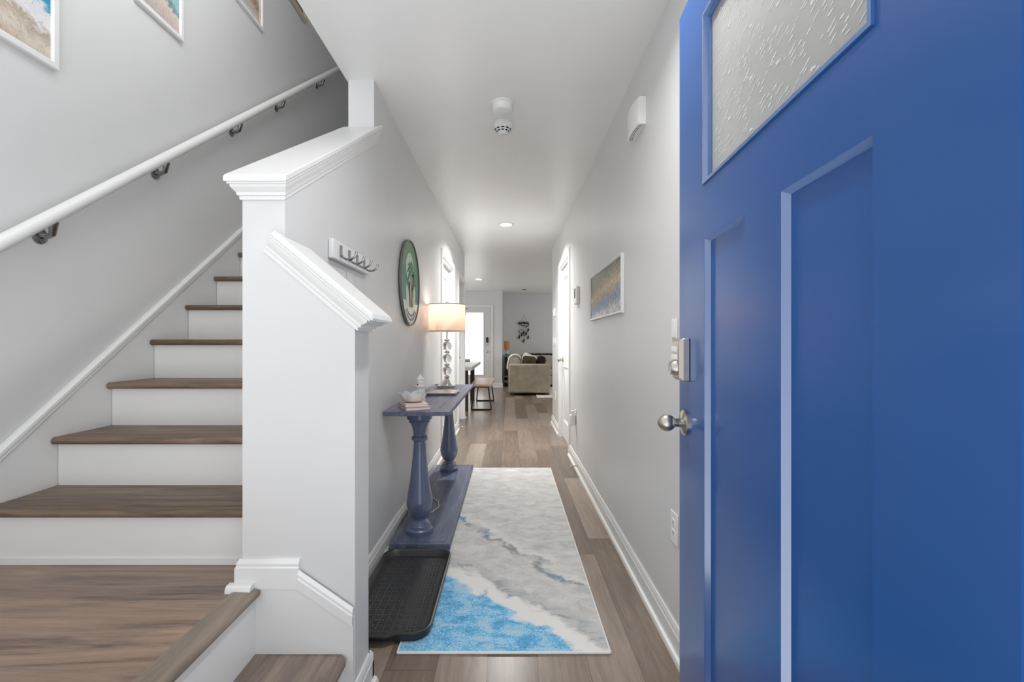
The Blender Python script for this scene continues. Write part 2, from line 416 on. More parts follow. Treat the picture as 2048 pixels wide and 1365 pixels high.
# landing baseboard round the foot of the knee wall, its raking continuation and the white skirt below
m = MB()
pr = bb_profile(0.088, 0.016)
m.loft([[(XP-d, 1.57, LAND+z) for d, z in pr], [(XP-d, Y1-d, LAND+z) for d, z in pr], [(-0.642, Y1-d, LAND+z) for d, z in pr]])
m.loft([[(-0.85, Y1-0.016-0.9*d, LAND+z*1.1) for d, z in SHOE], [(-0.775, Y1-0.016-0.9*d, LAND+z*1.1) for d, z in SHOE]])
struct('baseboard_landing', m, M['trim'], ang=25)
m = MB(); rk = [(0, 0), (0.014, 0), (0.014, 0.03), (0.011, 0.033), (0.011, 0.042), (0.004, 0.052), (0, 0.052)]
zr = lambda x: 0.400 - 0.69*(x+0.635)
m.loft([[(x, Y1-0.01-d, zr(x)+z) for d, z in rk] for x in (-0.642, XE-0.001)])
struct('trim_5', m, M['trim'], ang=25)
struct('trim_6', MB().prism([(-0.775, Y1, 0), (XE-0.002, Y1, 0), (XE-0.002, Y1, zr(XE)+0.02), (-0.642, Y1, zr(-0.642)+0.005), (-0.642, Y1, 0.41), (-0.775, Y1, 0.41)], (0, -0.011, 0)), M['trim'])

# ------------------------------------------------------------------ interior doors
def casing(x, sx, y0, y1, ztop, parent, t=0.018):
    prof = [(0.0, 0), (0.0, t*0.6), (0.012, t*0.75), (0.02, t), (0.058, t*0.9), (0.07, t*0.5), (0.07, 0)]
    secs = []
    for (y, sy, z, k) in ((y0, -1, 0, 0), (y0, -1, ztop, 1), (y1, 1, ztop, 1), (y1, 1, 0, 0)):
        secs.append([(x+sx*d, y+sy*a, z + (a if k else 0)) for a, d in prof])
    obj('door_casing', MB().loft(secs), M['trim'], parent, ang=25)
def panel_door(n, x, sx, y0, y1, ztop, rec=0.05):
    root = sroot('door_%d' % n, (x, (y0+y1)/2, 0))
    casing(x, sx, y0, y1, ztop, root)
    jm = MB()
    xa, xb = sorted((x - sx*0.118, x-sx*0.0005))
    jm.box(xa, xb, y0, y0+0.015, 0, ztop); jm.box(xa, xb, y1-0.015, y1, 0, ztop); jm.box(xa, xb, y0+0.015, y1-0.015, ztop-0.015, ztop)
    obj('door_jamb', jm, M['trim'], root)
    f = x - sx*rec; bk = f - sx*0.035
    ya, yb = y0+0.017, y1-0.017; za, zb = 0.008, ztop-0.018
    s = MB(); st = 0.115
    rails = [(za, 0.22), (0.86, 1.02), (zb-0.13, zb)]
    lo, hi = min(f, bk), max(f, bk)
    s.box(lo, hi, ya, ya+st, za, zb); s.box(lo, hi, yb-st, yb, za, zb)
    for a, b in rails: s.box(lo, hi, ya+st, yb-st, a, b)
    slab = obj('door_slab', s, M['trim'], root, bevel=0.002)
    for a, b in ((0.22, 0.86), (1.02, zb-0.13)):
        p = MB(); q = f - sx*0.012; c0, c1, d0, d1 = ya+st, yb-st, a, b; k = 0.03
        o_ = [(q, c0, d0), (q, c1, d0), (q, c1, d1), (q, c0, d1)]
        g = [(q+sx*0.0, c0+k*.5, d0+k*.5), (q, c1-k*.5, d0+k*.5), (q, c1-k*.5, d1-k*.5), (q, c0+k*.5, d1-k*.5)]
        i_ = [(q+sx*0.008, c0+k*1.6, d0+k*1.6), (q+sx*0.008, c1-k*1.6, d0+k*1.6), (q+sx*0.008, c1-k*1.6, d1-k*1.6), (q+sx*0.008, c0+k*1.6, d1-k*1.6)]
        b_ = [(bk+sx*0.004, yy, z_) for _, yy, z_ in o_]
        p.loft([b_, o_, g, i_])
        obj('door_panel', p, M['trim'], slab, ang=20)
    return root, slab, f
d2, s2_, f2 = panel_door(2, XR, -1, *DR, rec=0.03)
kp = [(0.0, 0), (0.031, 0), (0.031, 0.006), (0.024, 0.012), (0.011, 0.016), (0.0105, 0.03), (0.017, 0.034), (0.026, 0.042), (0.029, 0.052), (0.026, 0.062), (0.017, 0.069), (0.0, 0.071)]
obj('door_knob', MB().lathe(kp, (f2, DR[1]-0.08, 0.945), RXn, 20), M['nickel'], s2_)
d3, s3_, f3 = panel_door(3, XL, 1, *DA, rec=0.05)
hm = MB()
for z in (0.25, 1.05, 1.78): hm.lathe([(0.0, 0), (0.007, 0), (0.007, 0.09), (0.0, 0.09)], (f3+0.004, DA[1]-0.018, z), None, 10)
obj('door_hinge', hm, M['nickel'], s3_)
d4, s4_, f4 = panel_door(4, XL, 1, *DB, rec=0.05)
lv = MB(); lv.box(f4-0.002, f4+0.008, DB[0]+0.065, DB[0]+0.105, 0.86, 1.06); lv.tube([(f4, DB[0]+0.085, 0.95), (f4+0.05, DB[0]+0.085, 0.95), (f4+0.055, DB[0]+0.11, 0.95), (f4+0.05, DB[0]+0.2, 0.945)], 0.009, 8)
obj('lever_handle', lv, M['iron'], s4_)
obj('deadbolt', MB().lathe([(0, 0), (0.03, 0), (0.03, 0.012), (0.02, 0.02), (0, 0.021)], (f4, DB[0]+0.085, 1.12), RX, 16), M['iron'], s4_)
fl = MB(); fl.box(XL+0.018, XL+0.03, DB[1]-0.02, DB[1]+0.035, 1.56, 1.72); fl.tube([(XL+0.03, DB[1]+0.01, 1.66), (XL+0.07, DB[1]-0.02, 1.66)], 0.006, 8)
obj('flip_latch', fl, M['nickel'], s4_)

# back door, half glass, daylight behind
d5 = sroot('door_5', (-0.95, 12.0, 0))
Yd = 12.0
def frame_xz(y, x0, x1, z0, z1, wdt, th, parent, name, mat, bottom=False):
    m = MB()
    m.box(x0, x0+wdt, y-th, y, z0, z1); m.box(x1-wdt, x1, y-th, y, z0, z1); m.box(x0+wdt, x1-wdt, y-th, y, z1-wdt, z1)
    if bottom: m.box(x0+wdt, x1-wdt, y-th, y, z0, z0+wdt)
    return obj(name, m, mat, parent, bevel=0.003)
frame_xz(Yd, -1.48, -0.425, 0, 2.125, 0.062, 0.02, d5, 'door_casing', M['trim'])
sb = MB(); X0, X1, Z0, Z1 = -1.41, -0.492, 0.02, 2.06; G = (-1.225, -0.674, 0.325, 1.925)
sb.box(X0, G[0], Yd-0.012, Yd-0.001, Z0, Z1); sb.box(G[1], X1, Yd-0.012, Yd-0.001, Z0, Z1); sb.box(G[0], G[1], Yd-0.012, Yd-0.001, Z0, G[2]); sb.box(G[0], G[1], Yd-0.012, Yd-0.001, G[3], Z1)
M['doorgrey'] = paint('back_door_paint', S(216, 216, 216), 0.4)
s5 = obj('door_slab', sb, M['doorgrey'], d5)
frame_xz(Yd-0.012, G[0]-0.02, G[1]+0.02, G[2]-0.02, G[3]+0.02, 0.022, 0.01, s5, 'glazing_bead', M['trim'], True)
def blind_mat():
    t = NT('daylit_glass'); v = t.coord(); x, y, z = t.sep(v)
    k = t.math('LESS_THAN', t.math('FRACT', t.math('MULTIPLY', x, 14)), 0.06)
    c = t.mix(t.math('MULTIPLY', k, 0.05), (1, 0.995, 0.975, 1), (0.8, 0.8, 0.75, 1))
    t.base((0.9, 0.9, 0.9, 1)); t.l(c, t.b.inputs['Emission Color']); t.b.inputs['Emission Strength'].default_value = 1.35; t.p(0.1); return t.m
obj('glass_pane', MB().box(G[0], G[1], Yd-0.008, Yd-0.002, G[2], G[3]), blind_mat(), s5)
kb = MB(); kb.box(-0.605, -0.545, Yd-0.04, Yd-0.012, 1.16, 1.29)
obj('keypad_deadbolt', kb, M['iron'], s5, bevel=0.006)
kb = MB(); kb.box(-0.6, -0.55, Yd-0.03, Yd-0.012, 1.08, 1.15)
obj('thumb_turn', kb, M['nickel'], s5, bevel=0.006)
obj('door_knob', MB().lathe(kp, (-0.575, Yd-0.012, 0.925), RYn, 20), M['nickel'], s5)

# ------------------------------------------------------------------ front door, blue, swung open
PL = Vector((0.474, 1.296, 0)); PH = Vector((0.4222, 0.3835, 0)); U = (PH-PL).normalized()   # along the door from latch edge to hinge edge
Nf = Vector((-U.y, U.x, 0)); Nf = Nf if Nf.x < 0 else -Nf                                     # outside face normal (towards the hall)
TH = 0.044
def D(u, d, z): p = PL + U*u - Nf*d; return Vector((p.x, p.y, z))       # u along, d depth into door from the outside face
def dbox(m, u0, u1, d0, d1, z0, z1):
    vs = [D(u, d, z) for u in (u0, u1) for d in (d0, d1) for z in (z0, z1)]
    return m.add(vs, [(0, 1, 3, 2), (4, 6, 7, 5), (0, 4, 5, 1), (2, 3, 7, 6), (0, 2, 6, 4), (1, 5, 7, 3)])
d1 = sroot('door_1', (PH.x, PH.y, 0))
d1['label'] = 'blue panelled front door standing open beside the right wall'; d1['category'] = 'door'
W = 0.914; zb_, zt_ = 0.015, 2.052; ST = 0.19
P1 = (ST, ST+0.213); P2 = (W-0.17-0.208, W-0.17)
PZ = (0.27, 1.398); GZ = (1.53, 1.93)
m = MB()
dbox(m, 0, ST, 0, TH, zb_, zt_); dbox(m, W-0.17, W, 0, TH, zb_, zt_)
dbox(m, P1[1], P2[0], 0, TH, PZ[0], PZ[1])
dbox(m, ST, W-0.17, 0, TH, zb_, PZ[0]); dbox(m, ST, W-0.17, 0, TH, PZ[1], GZ[0]); dbox(m, ST, W-0.17, 0, TH, GZ[1], zt_)
slab1 = obj('door_slab', m, M['blue'], d1)
for (a, b) in (P1, P2):
    m = MB(); dp = 0.013
    # recessed flat panel with slightly sloped sticking
    o_ = [D(a, 0.0005, PZ[0]), D(b, 0.0005, PZ[0]), D(b, 0.0005, PZ[1]), D(a, 0.0005, PZ[1])]; k = 0.007
    i_ = [D(a+k, dp, PZ[0]+k), D(b-k, dp, PZ[0]+k), D(b-k, dp, PZ[1]-k), D(a+k, dp, PZ[1]-k)]
    m.loft([o_, i_], caps=False)
    pm = obj('door_panel', MB().add(i_, [(0, 1, 2, 3)]), M['blue'], slab1, flat=True)
    obj('panel_moulding', m, M['bluelit'], slab1, flat=True)
ga, gb = ST, W-0.17
m = MB()
o_ = [D(ga, -0.004, GZ[0]), D(gb, -0.004, GZ[0]), D(gb, -0.004, GZ[1]), D(ga, -0.004, GZ[1])]
def inset(k, d): return [D(ga+k, d, GZ[0]+k), D(gb-k, d, GZ[0]+k), D(gb-k, d, GZ[1]-k), D(ga+k, d, GZ[1]-k)]
m.loft([inset(-0.003, 0.002), inset(-0.003, -0.004), inset(0.004, -0.004), inset(0.006, 0.006), inset(0.012, 0.008), inset(0.012, 0.016)], caps=False)
obj('glazing_bead', m, M['bluelit'], slab1, ang=15)
def obscure():
    t = NT('obscure_glass'); v = t.coord()
    n = t.noise(t.map(v, (1, 1, 1), (0.8, 0, 0)), 60, 3)
    t.base(S(216, 216, 212)); t.p(0.28, 0, 0.5, **{'Transmission Weight': 0.55, 'IOR': 1.3}); t.bump(n, 0.15, 0.002); return t.m
m = MB(); dbox(m, ga+0.011, gb-0.011, 0.014, 0.022, GZ[0]+0.011, GZ[1]-0.011)
gl = obj('obscure_glass_pane', m, obscure(), slab1)
m = MB(); rg = random.Random(11); tile = 0.1; strokes = []
for i in range(24):
    strokes.append((rg.uniform(0, tile), rg.uniform(0, tile), rg.uniform(0.009, 0.02), math.radians(rg.choice([14, 18, 22, 26, 30, 20, -12])), rg.uniform(0.0007, 0.0013)))
for iu in range(-1, 7):
    for iz in range(-1, 6):
        for (du, dz, L, a, wd) in strokes:
            u = ga+0.012+iu*tile+du; z = GZ[0]+iz*tile+dz + (0.03 if iu % 2 else 0)
            cu, cz = math.cos(a)*L/2, math.sin(a)*L/2; nu, nz = -math.sin(a)*wd, math.cos(a)*wd
            if not (ga+0.024 < u < gb-0.024 and GZ[0]+0.024 < z < GZ[1]-0.024): continue
            pts = [(u-cu, z-cz), (u-cu*.6+nu, z-cz*.6+nz), (u+cu*.6+nu, z+cz*.6+nz), (u+cu, z+cz), (u+cu*.6-nu, z+cz*.6-nz), (u-cu*.6-nu, z-cz*.6-nz)]
            m.prism([D(pu, 0.0145, pz) for pu, pz in pts], Nf*0.0012)
M['etch'] = paint('glass_texture_ridges', S(226, 226, 224), 0.25, 0.6)
obj('glass_ridge', m, M['etch'], gl, flat=True)['kind'] = 'stuff'
# hardware on the outside face
Mf = Nf.to_track_quat('Z', 'Y').to_matrix()
ku = 0.052
kz = 0.936
pk = [(0, 0), (0.034, 0), (0.034, 0.006), (0.03, 0.009), (0.016, 0.011), (0.0115, 0.014), (0.011, 0.028)] + [(0.0235*math.sin(a), 0.05-0.0235*math.cos(a)) for a in [math.radians(k) for k in range(30, 180, 10)]] + [(0, 0.0735)]
obj('door_knob', MB().lathe(pk, D(ku, 0, kz), Mf, 32), M['nickel'], slab1)
m = MB(); zc = 1.105
# keypad body: bevelled slab
def dl(u0, u1, z0, z1, d): return [D(u0, d, z0), D(u1, d, z0), D(u1, d, z1), D(u0, d, z1)]
m.loft([dl(ku-0.035, ku+0.035, zc-0.056, zc+0.056, 0), dl(ku-0.035, ku+0.035, zc-0.056, zc+0.056, -0.016), dl(ku-0.026, ku+0.026, zc-0.048, zc+0.05, -0.027)])
dbt = obj('keypad_deadbolt', m, M['nickel'], slab1, bevel=0.002)
for r in range(2):
    for c in range(4):
        m = MB(); uu = ku-0.018+c*0.012; z0 = zc+0.028-r*0.021
        dbox(m, uu-0.0048, uu+0.0048, -0.031, -0.027, z0-0.007, z0+0.007)
        obj('keypad_button', m, M['plastic'], dbt, bevel=0.001)
obj('lock_cylinder', MB().lathe([(0, 0), (0.022, 0), (0.021, 0.003), (0.017, 0.013), (0.015, 0.0145), (0.012, 0.014), (0.0, 0.014)], D(ku, -0.027, zc-0.022), Mf, 24), M['nickel'], dbt)
# hinge-side jamb with weatherstrip edge, painted white
jb = MB(); jb.box(0.442, 0.62, 0.28, 0.362, 0, 2.2)
struct('trim_7', jb, M['trim'])

# ------------------------------------------------------------------ staircase
sc_ = thing('staircase', 'staircase with brown wood treads and white risers climbing from the landing', 'staircase', (-1.3, 1.57, 0))
def nose_box(x0, x1, y0, y1, z, t=0.028):
    r = t/2
    prof = [(y1, z), (y0+r, z)] + [(y0+r-r*math.sin(a), z-r+r*math.cos(a)) for a in [math.pi*k/8 for k in range(1, 8)]] + [(y0+r, z-t), (y1, z-t)]
    return MB().loft([[(x, y, zz_) for y, zz_ in prof] for x in (x0, x1)])
for i in range(1, 13):
    yn = 1.299 + RUN*i; zt2 = LAND + RISE*i
    obj('tread', nose_box(XS+0.016, XP-0.001, yn, yn+RUN+0.035, zt2), M['tread'], sc_, ang=50)
    obj('riser', MB().box(XS+0.016, XP-0.001, yn+0.03, yn+0.045, zt2-RISE, zt2-0.028), M['trim'], sc_)
yn = 1.299+RUN*13
obj('riser', MB().box(XS+0.016, XP-0.001, yn+0.03, yn+0.045, LAND+12*RISE, LAND+13*RISE), M['trim'], sc_)
# skirt board with cap trim on the wall side
zs = lambda y: 0.786 + 0.77*(y-1.62)
y0, y1 = 1.2, 4.45
m = MB().prism([(XS+0.001, 1.30, 0.39), (XS+0.001, 1.56, 0.39), (XS+0.001, y1, 0.39+0.775*(y1-1.56)), (XS+0.001, y1, zs(y1)-0.04), (XS+0.001, 1.30, zs(1.30)-0.04)], (0.013, 0, 0))
obj('skirt_board', m, M['trim'], sc_)
pr = [(0, -0.05), (0.015, -0.05), (0.019, -0.043), (0.019, -0.026), (0.023, -0.022), (0.022, -0.01), (0.013, 0), (0, 0)]
obj('skirt_cap', MB().loft([[(XS+0.001+d, y, zs(y)+z) for d, z in pr] for y in (1.28, y1)]), M['trim'], sc_, ang=25)
# landing, nosing and lower step
obj('landing', MB().box(XS+0.001, -0.80, 0.35, 1.574, 0.372, LAND), M['landing'], sc_)
r = 0.0135; NX = -0.757
prof = [(-0.83, LAND+0.004), (-0.822, LAND+0.006), (NX-r-0.01, LAND+0.005)] + [(NX-r+r*math.sin(a), LAND+0.003-r+r*math.cos(a)) for a in [math.pi*k/8 for k in range(0, 8)]] + [(NX-r, LAND-0.024), (-0.8, LAND-0.024), (-0.8, LAND+0.0), (-0.83, LAND+0.0)]
obj('landing_nosing', MB().loft([[(x, y, z) for x, z in prof] for y in (0.35, Y1-0.017)]), M['nosing'], sc_, ang=50)
obj('landing_riser', MB().box(-0.79, -0.775, 0.35, Y1-0.011, 0.2, LAND-0.024), M['trim'], sc_)
obj('landing_base_strip', MB().box(XS+0.016, XP-0.017, 1.568, 1.5765, LAND, LAND+0.02), M['trim'], sc_)
tx = [(-0.775, 0.35), (-0.775, Y1-0.012), (-0.515, Y1-0.012)] + [(-0.515+0.023*math.sin(a), Y1-0.012-0.023+0.023*math.cos(a)) for a in [math.pi/2*k/6 for k in range(1, 7)]] + [(-0.492, 0.35)]
m = MB(); t = 0.028
def inset_poly(k): return [(x-(k if x > -0.6 and True else 0)*(1 if x > -0.52 else 0), y) for x, y in tx]
m.loft([[(x, y, 0.2-t) for x, y in inset_poly(0.008)], [(x, y, 0.2-t+0.008) for x, y in inset_poly(0)], [(x, y, 0.2-0.008) for x, y in inset_poly(0)], [(x, y, 0.2) for x, y in inset_poly(0.008)]])
M['steptread'] = wood('step_oak', S(98, 86, 80), S(150, 134, 120), 'Y', 0.4, 1.0, 0.15)
obj('tread', m, M['steptread'], sc_)
obj('riser', MB().box(-0.53, -0.515, 0.35, Y1-0.011, 0, 0.172), M['trim'], sc_)

# ------------------------------------------------------------------ handrail
hr = thing('handrail', 'white round handrail on chrome brackets along the stair wall', 'handrail', (-1.71, 1.2, 1.1))
RXX = -1.715; za = lambda y: 1.482 + 0.78*(y-1.561)
path = [(RXX, 1.18, za(1.18)), (RXX, 1.25, za(1.25))] + [(RXX, y, za(y)) for y in (2, 3, 4, 4.8)] + [(RXX-0.004, 4.835, za(4.825)), (RXX-0.015, 4.845, za(4.83)), (XS+0.002, 4.845, za(4.83))]
obj('rail', MB().tube(path, 0.0245, 20), M['trim'], hr, ang=60)
for y in (1.735, 2.31, 2.95, 3.52, 4.27):
    zr_ = za(y); m = MB()
    zc = zr_ - 0.062
    m.tube([(XS+0.004, y+0.03, zc), (XS+0.03, y+0.03, zc-0.002), (XS+0.055, y+0.025, zc+0.004), (RXX, y+0.015, zr_-0.012)], [0.011, 0.011, 0.011, 0.016], 12)
    b = obj('rail_bracket', m, M['darkchrome'], hr)
    obj('rosette', MB().lathe([(0, 0), (0.031, 0), (0.03, 0.004), (0.018, 0.009), (0, 0.011)], (XS+0.001, y+0.03, zc), RX, 24), M['darkchrome'], b)

# ------------------------------------------------------------------ pictures
def picture(label, y0, y1, z0, z1, fm, am, x=XS, sx=1, wd=0.028, t=0.022, name='framed_picture', cat='picture', inner=None):
    root = thing(name, label, cat, (x+sx*0.001, (y0+y1)/2, z0), )
    m = MB(); a, b = sorted((x+sx*0.001, x+sx*t))
    secs = []
    pf = [(0, 0.001), (0, t*0.85), (0.003, t), (wd-0.006, t), (wd, t*0.7), (wd, 0.001)]
    for (yy, sy, zz_, sz) in ((y0, 1, z0, 1), (y1, -1, z0, 1), (y1, -1, z1, -1), (y0, 1, z1, -1)):
        secs.append([(x+sx*d, yy+sy*k, zz_+sz*k) for k, d in pf])
    m.loft(secs, loop=True)
    obj('frame', m, fm, root, ang=30)
    a, b = sorted((x+sx*0.001, x+sx*t*0.55))
    m = MB().box(a, b, y0+wd, y1-wd, z0+wd, z1-wd)
    obj('artwork', m, am, root)
    if inner:
        m = MB(); k = wd+0.012; q = x+sx*t*0.56
        pf = [(k, 0), (k, 0.002), (k+0.006, 0.002), (k+0.006, 0)]; secs = []
        for (yy, sy, zz_, sz) in ((y0, 1, z0, 1), (y1, -1, z0, 1), (y1, -1, z1, -1), (y0, 1, z1, -1)):
            secs.append([(q+sx*d, yy+sy*kk, zz_+sz*kk) for kk, d in pf])
        m.loft(secs, loop=True); obj('inner_mat', m, inner, root)
    return root
sand, sea, foam = S(196, 178, 160), S(60, 140, 170), S(226, 224, 222)
A1 = art('beach_art_chairs', [(0.05, S(188, 168, 150)), (0.28, S(214, 204, 192)), (0.42, S(176, 160, 142)), (0.52, S(226, 224, 226)), (0.68, S(214, 216, 222)), (0.78, S(58, 148, 184)), (0.95, S(30, 120, 165))], 5, 0.22, 0.5)
A2 = art('beach_art_shore', [(0.1, S(182, 176, 170)), (0.3, S(206, 188, 180)), (0.45, S(218, 204, 192)), (0.52, S(90, 120, 140)), (0.6, S(160, 196, 198)), (0.9, S(120, 172, 184))], 7, 0.25, 0.45)
A3 = art('beach_art_sand', [(0.1, S(190, 186, 180)), (0.3, S(206, 188, 172)), (0.5, S(150, 126, 104)), (0.65, S(214, 190, 178)), (0.9, S(150, 170, 180))], 7, 0.25, 0.5)
A4 = art('beach_art_brown', [(0.1, S(150, 132, 108)), (0.4, S(130, 110, 88)), (0.7, S(176, 150, 120)), (0.9, S(120, 120, 110))], 7, 0.2, 0.5)
M['frameworn'] = wood('whitewashed_wood', S(170, 156, 140), S(214, 204, 192), 'Y', 0.6)
picture('white framed beach painting at the left edge above the lowest handrail bracket', 1.508, 1.824, 2.215, 2.63, M['trim'], A1)
picture('white framed shore painting with teal water, second up the stairs', 2.207, 2.523, 2.778, 3.19, M['trim'], A2)
picture('white framed sandy painting, third up the stairs', 3.007, 3.34, 3.387, 3.80, M['trim'], A3, inner=M['trim'], wd=0.026)
picture('pale wood framed brown picture, topmost beside the ceiling edge', 3.70, 4.045, 3.93, 4.34, M['frameworn'], A4, inner=M['trim'], wd=0.03)

def pano_mat():
    t = NT('panorama_print'); v = t.coord('Generated'); x, y, z = t.sep(v)
    n = t.noise(t.map(v, (1, 3, 1)), 4, 8, 0.7, 0.8); n2 = t.noise(t.map(v, (1, 2.2, 1.0)), 13, 8, 0.85)
    f = t.math('ADD', t.math('ADD', z, t.math('MULTIPLY', t.math('SUBTRACT', n, 0.5), 0.4)), t.math('MULTIPLY', t.math('SUBTRACT', y, 0.5), 0.22))
    c = t.ramp(f, [(0.06, S(222, 224, 230)), (0.2, S(130, 152, 184)), (0.34, S(124, 154, 194)), (0.42, S(176, 158, 128)), (0.55, S(216, 184, 134)), (0.68, S(178, 146, 96)), (0.8, S(120, 126, 66)), (0.95, S(86, 94, 46))])
    k = t.ramp(n2, [(0.47, S(0, 0, 0)), (0.58, S(255, 255, 255))])
    c = t.mix(t.math('MULTIPLY', k, 0.85), c, S(60, 60, 48))
    k2 = t.ramp(n2, [(0.34, S(255, 255, 255)), (0.44, S(0, 0, 0))]); c = t.mix(t.math('MULTIPLY', k2, 0.45), c, S(226, 216, 190))
    t.base(c); t.p(0.25, 0, 0.5); return t.m
pn = picture('white framed autumn lake panorama on the right wall', 2.515, 3.50, 1.313, 1.64, M['trim'], pano_mat(), x=XR, sx=-1, wd=0.014, t=0.02)
m = MB()
for k, (a, b) in enumerate(((2.60, 2.70), (2.575, 2.70), (2.60, 2.69))):
    z = 1.368-0.011*k
    for j in range(7):
        yy = a+(b-a)*j/7; m.box(XR-0.0125, XR-0.0112, yy, yy+(b-a)/7*0.72, z-0.0045, z)
M['caption'] = paint('caption_pale', S(222, 206, 206), 0.5)
obj('caption', m, M['caption'], pn)

# ------------------------------------------------------------------ hook rack
HX = XL+0.001
rk_ = thing('hook_rack', 'white coat rack with four chrome hooks on the left wall', 'coat rack', (HX, 1.985, 1.473))
obj('backboard', MB().box(HX, HX+0.02, 1.765, 2.215, 1.473, 1.548), M['trim'], rk_, bevel=0.004)
for i in range(4):
    y = 1.84 + i*0.098; f = HX+0.02; m = MB()
    m.box(f, f+0.005, y-0.009, y+0.009, 1.49, 1.534)
    arc = [(f+0.004, y, 1.497), (f+0.012, y, 1.487), (f+0.024, y, 1.480), (f+0.04, y, 1.480), (f+0.054, y, 1.487), (f+0.062, y, 1.499), (f+0.064, y, 1.510)]
    m.tube(arc, [0.0045]*6+[0.0055], 8)
    obj('coat_hook', m, M['darkchrome'], rk_)

# ------------------------------------------------------------------ round palm sign
SX = XL+0.002; SC = (3.165, 1.555); SR = 0.29
sg = thing('palm_tree_sign', 'round green metal sign with cut-out palm trees and lettering on left wall', 'wall sign', (SX, SC[0], SC[1]-SR))
def gm():
    t = NT('sign_green_metal'); v = t.coord(); n = t.noise(v, 9, 8, 0.7, 0.8); x, y, z = t.sep(v)
    f = t.math('ADD', t.math('MULTIPLY', z, 1.1), t.math('MULTIPLY', t.math('SUBTRACT', n, 0.5), 0.5))
    t.base(t.ramp(f, [(0.2, S(74, 122, 122)), (0.38, S(72, 126, 92)), (0.55, S(84, 140, 92)), (0.68, S(116, 136, 104))])); t.p(0.38, 0.55); t.bump(n, 0.3, 0.003); return t.m
M['signgreen'] = gm(); M['signpale'] = paint('sign_pale_metal', S(206, 214, 206), 0.4, 0.5, 0.04); M['signdark'] = paint('sign_rim_metal', S(122, 122, 114), 0.4)
M['signletter'] = paint('sign_letter_grey', S(150, 152, 146), 0.5); M['trunk'] = metal('sign_trunk_metal', S(150, 150, 120), 0.4)
def disc(r, x0, x1, n=56, y0=None): return MB().lathe([(0, 0), (r, 0), (r, x1-x0), (0, x1-x0)], (x0, SC[0], SC[1]), RX, n)
rim = MB(); secs = []
for i in range(64):
    a = 2*math.pi*i/64
    secs.append([(SX+dx, SC[0]+r_*math.cos(a), SC[1]+r_*math.sin(a)) for r_, dx in ((SR, 0.006), (SR, 0.022), (SR-0.007, 0.022), (SR-0.007, 0.006))])
obj('rim', rim.loft(secs, loop=True), M['signdark'], sg)
obj('disc', disc(SR-0.008, SX+0.008, SX+0.014), M['signgreen'], sg)
def SP(pts, x0, x1): return MB().prism([(x0, SC[0]+a, SC[1]+b) for a, b in pts], (x1-x0, 0, 0))
moon = [(-0.03+0.115*math.cos(a), 0.10+0.10*math.sin(a)) for a in [2*math.pi*k/28 for k in range(28)]]
obj('moon', SP(moon, SX+0.0135, SX+0.017), M['signpale'], sg)
low = [(0.272*math.cos(a), 0.272*math.sin(a)) for a in [math.radians(k) for k in range(208, 333, 4)]]
low = low + [(0.14, -0.135), (0.05, -0.125), (-0.04, -0.135), (-0.14, -0.125)]
obj('lettered_band', SP(low, SX+0.0135, SX+0.0165), M['signpale'], sg)
def lens(x0, z0, x1, z1, wd):
    dx, dz = x1-x0, z1-z0; L = math.hypot(dx, dz); nx, nz = -dz/L, dx/L; P = []
    for sgn in (1, -1):
        for k in range(12):
            t = k/12 if sgn > 0 else 1-k/12
            q = wd*math.sin(math.pi*t)**0.7*sgn; P.append((x0+dx*t+nx*q, z0+dz*t+nz*q))
    return P
for P in (lens(-0.06, -0.185, -0.13, -0.02, 0.038), lens(0.06, -0.20, 0.13, 0.05, 0.046)): obj('water_gap', SP(P, SX+0.0135, SX+0.0172), M['signpale'], sg)
tr = MB()
tr.tube([(SX+0.018, SC[0]-0.02, SC[1]-0.16), (SX+0.018, SC[0]-0.03, SC[1]-0.05), (SX+0.018, SC[0]-0.0, SC[1]+0.06)], [0.013, 0.010, 0.008], 8)
tr.tube([(SX+0.018, SC[0]+0.015, SC[1]-0.16), (SX+0.018, SC[0]+0.03, SC[1]-0.06), (SX+0.018, SC[0]+0.085, SC[1]+0.01)], [0.013, 0.010, 0.008], 8)
obj('palm_trunk', tr, M['trunk'], sg)
fr = MB()
for (cx_, cz_, L) in ((0.0, 0.065, 0.11), (0.085, 0.015, 0.09)):
    for k in range(8):
        a = math.radians(-25+k*33); L2 = L*(0.85+0.3*rg.random())
        e = (cx_+math.cos(a)*L2, cz_+math.sin(a)*L2*0.8-0.02)
        mid = (cx_+math.cos(a)*L2*0.55, cz_+math.sin(a)*L2*0.55+0.015)
        nx_, nz_ = -math.sin(a)*0.016, math.cos(a)*0.016
        fr.prism([(SX+0.0165, SC[0]+p, SC[1]+q) for p, q in ((cx_, cz_), (mid[0]-nx_, mid[1]-nz_), e, (mid[0]+nx_, mid[1]+nz_))], (0.004, 0, 0))
obj('palm_frond', fr, M['signgreen'], sg, flat=True)
lt = MB()
for row, (r_, a0, a1, nn) in enumerate(((0.25, 228, 312, 17), (0.222, 234, 306, 14))):
    for k in range(nn):
        a = math.radians(a0+(a1-a0)*(k+0.5)/nn); Rr = Matrix.Rotation(a+math.pi/2, 3, 'X')
        c = Vector((SX+0.0172, SC[0]+r_*math.cos(a), SC[1]+r_*math.sin(a)))
        hgt = 0.02
        lt.obox(c + Rr @ Vector((0, -0.005, 0)), (0.002, 0.0028, hgt), Rr)
        if k % 3: lt.obox(c + Rr @ Vector((0, 0.001, hgt*0.35*(1 if k % 2 else -1))), (0.002, 0.01, 0.004), Rr)
        if k % 4 != 1: lt.obox(c + Rr @ Vector((0, 0.006, 0.003)), (0.002, 0.0025, hgt*0.7), Rr)
obj('lettering', lt, M['signletter'], sg, flat=True)

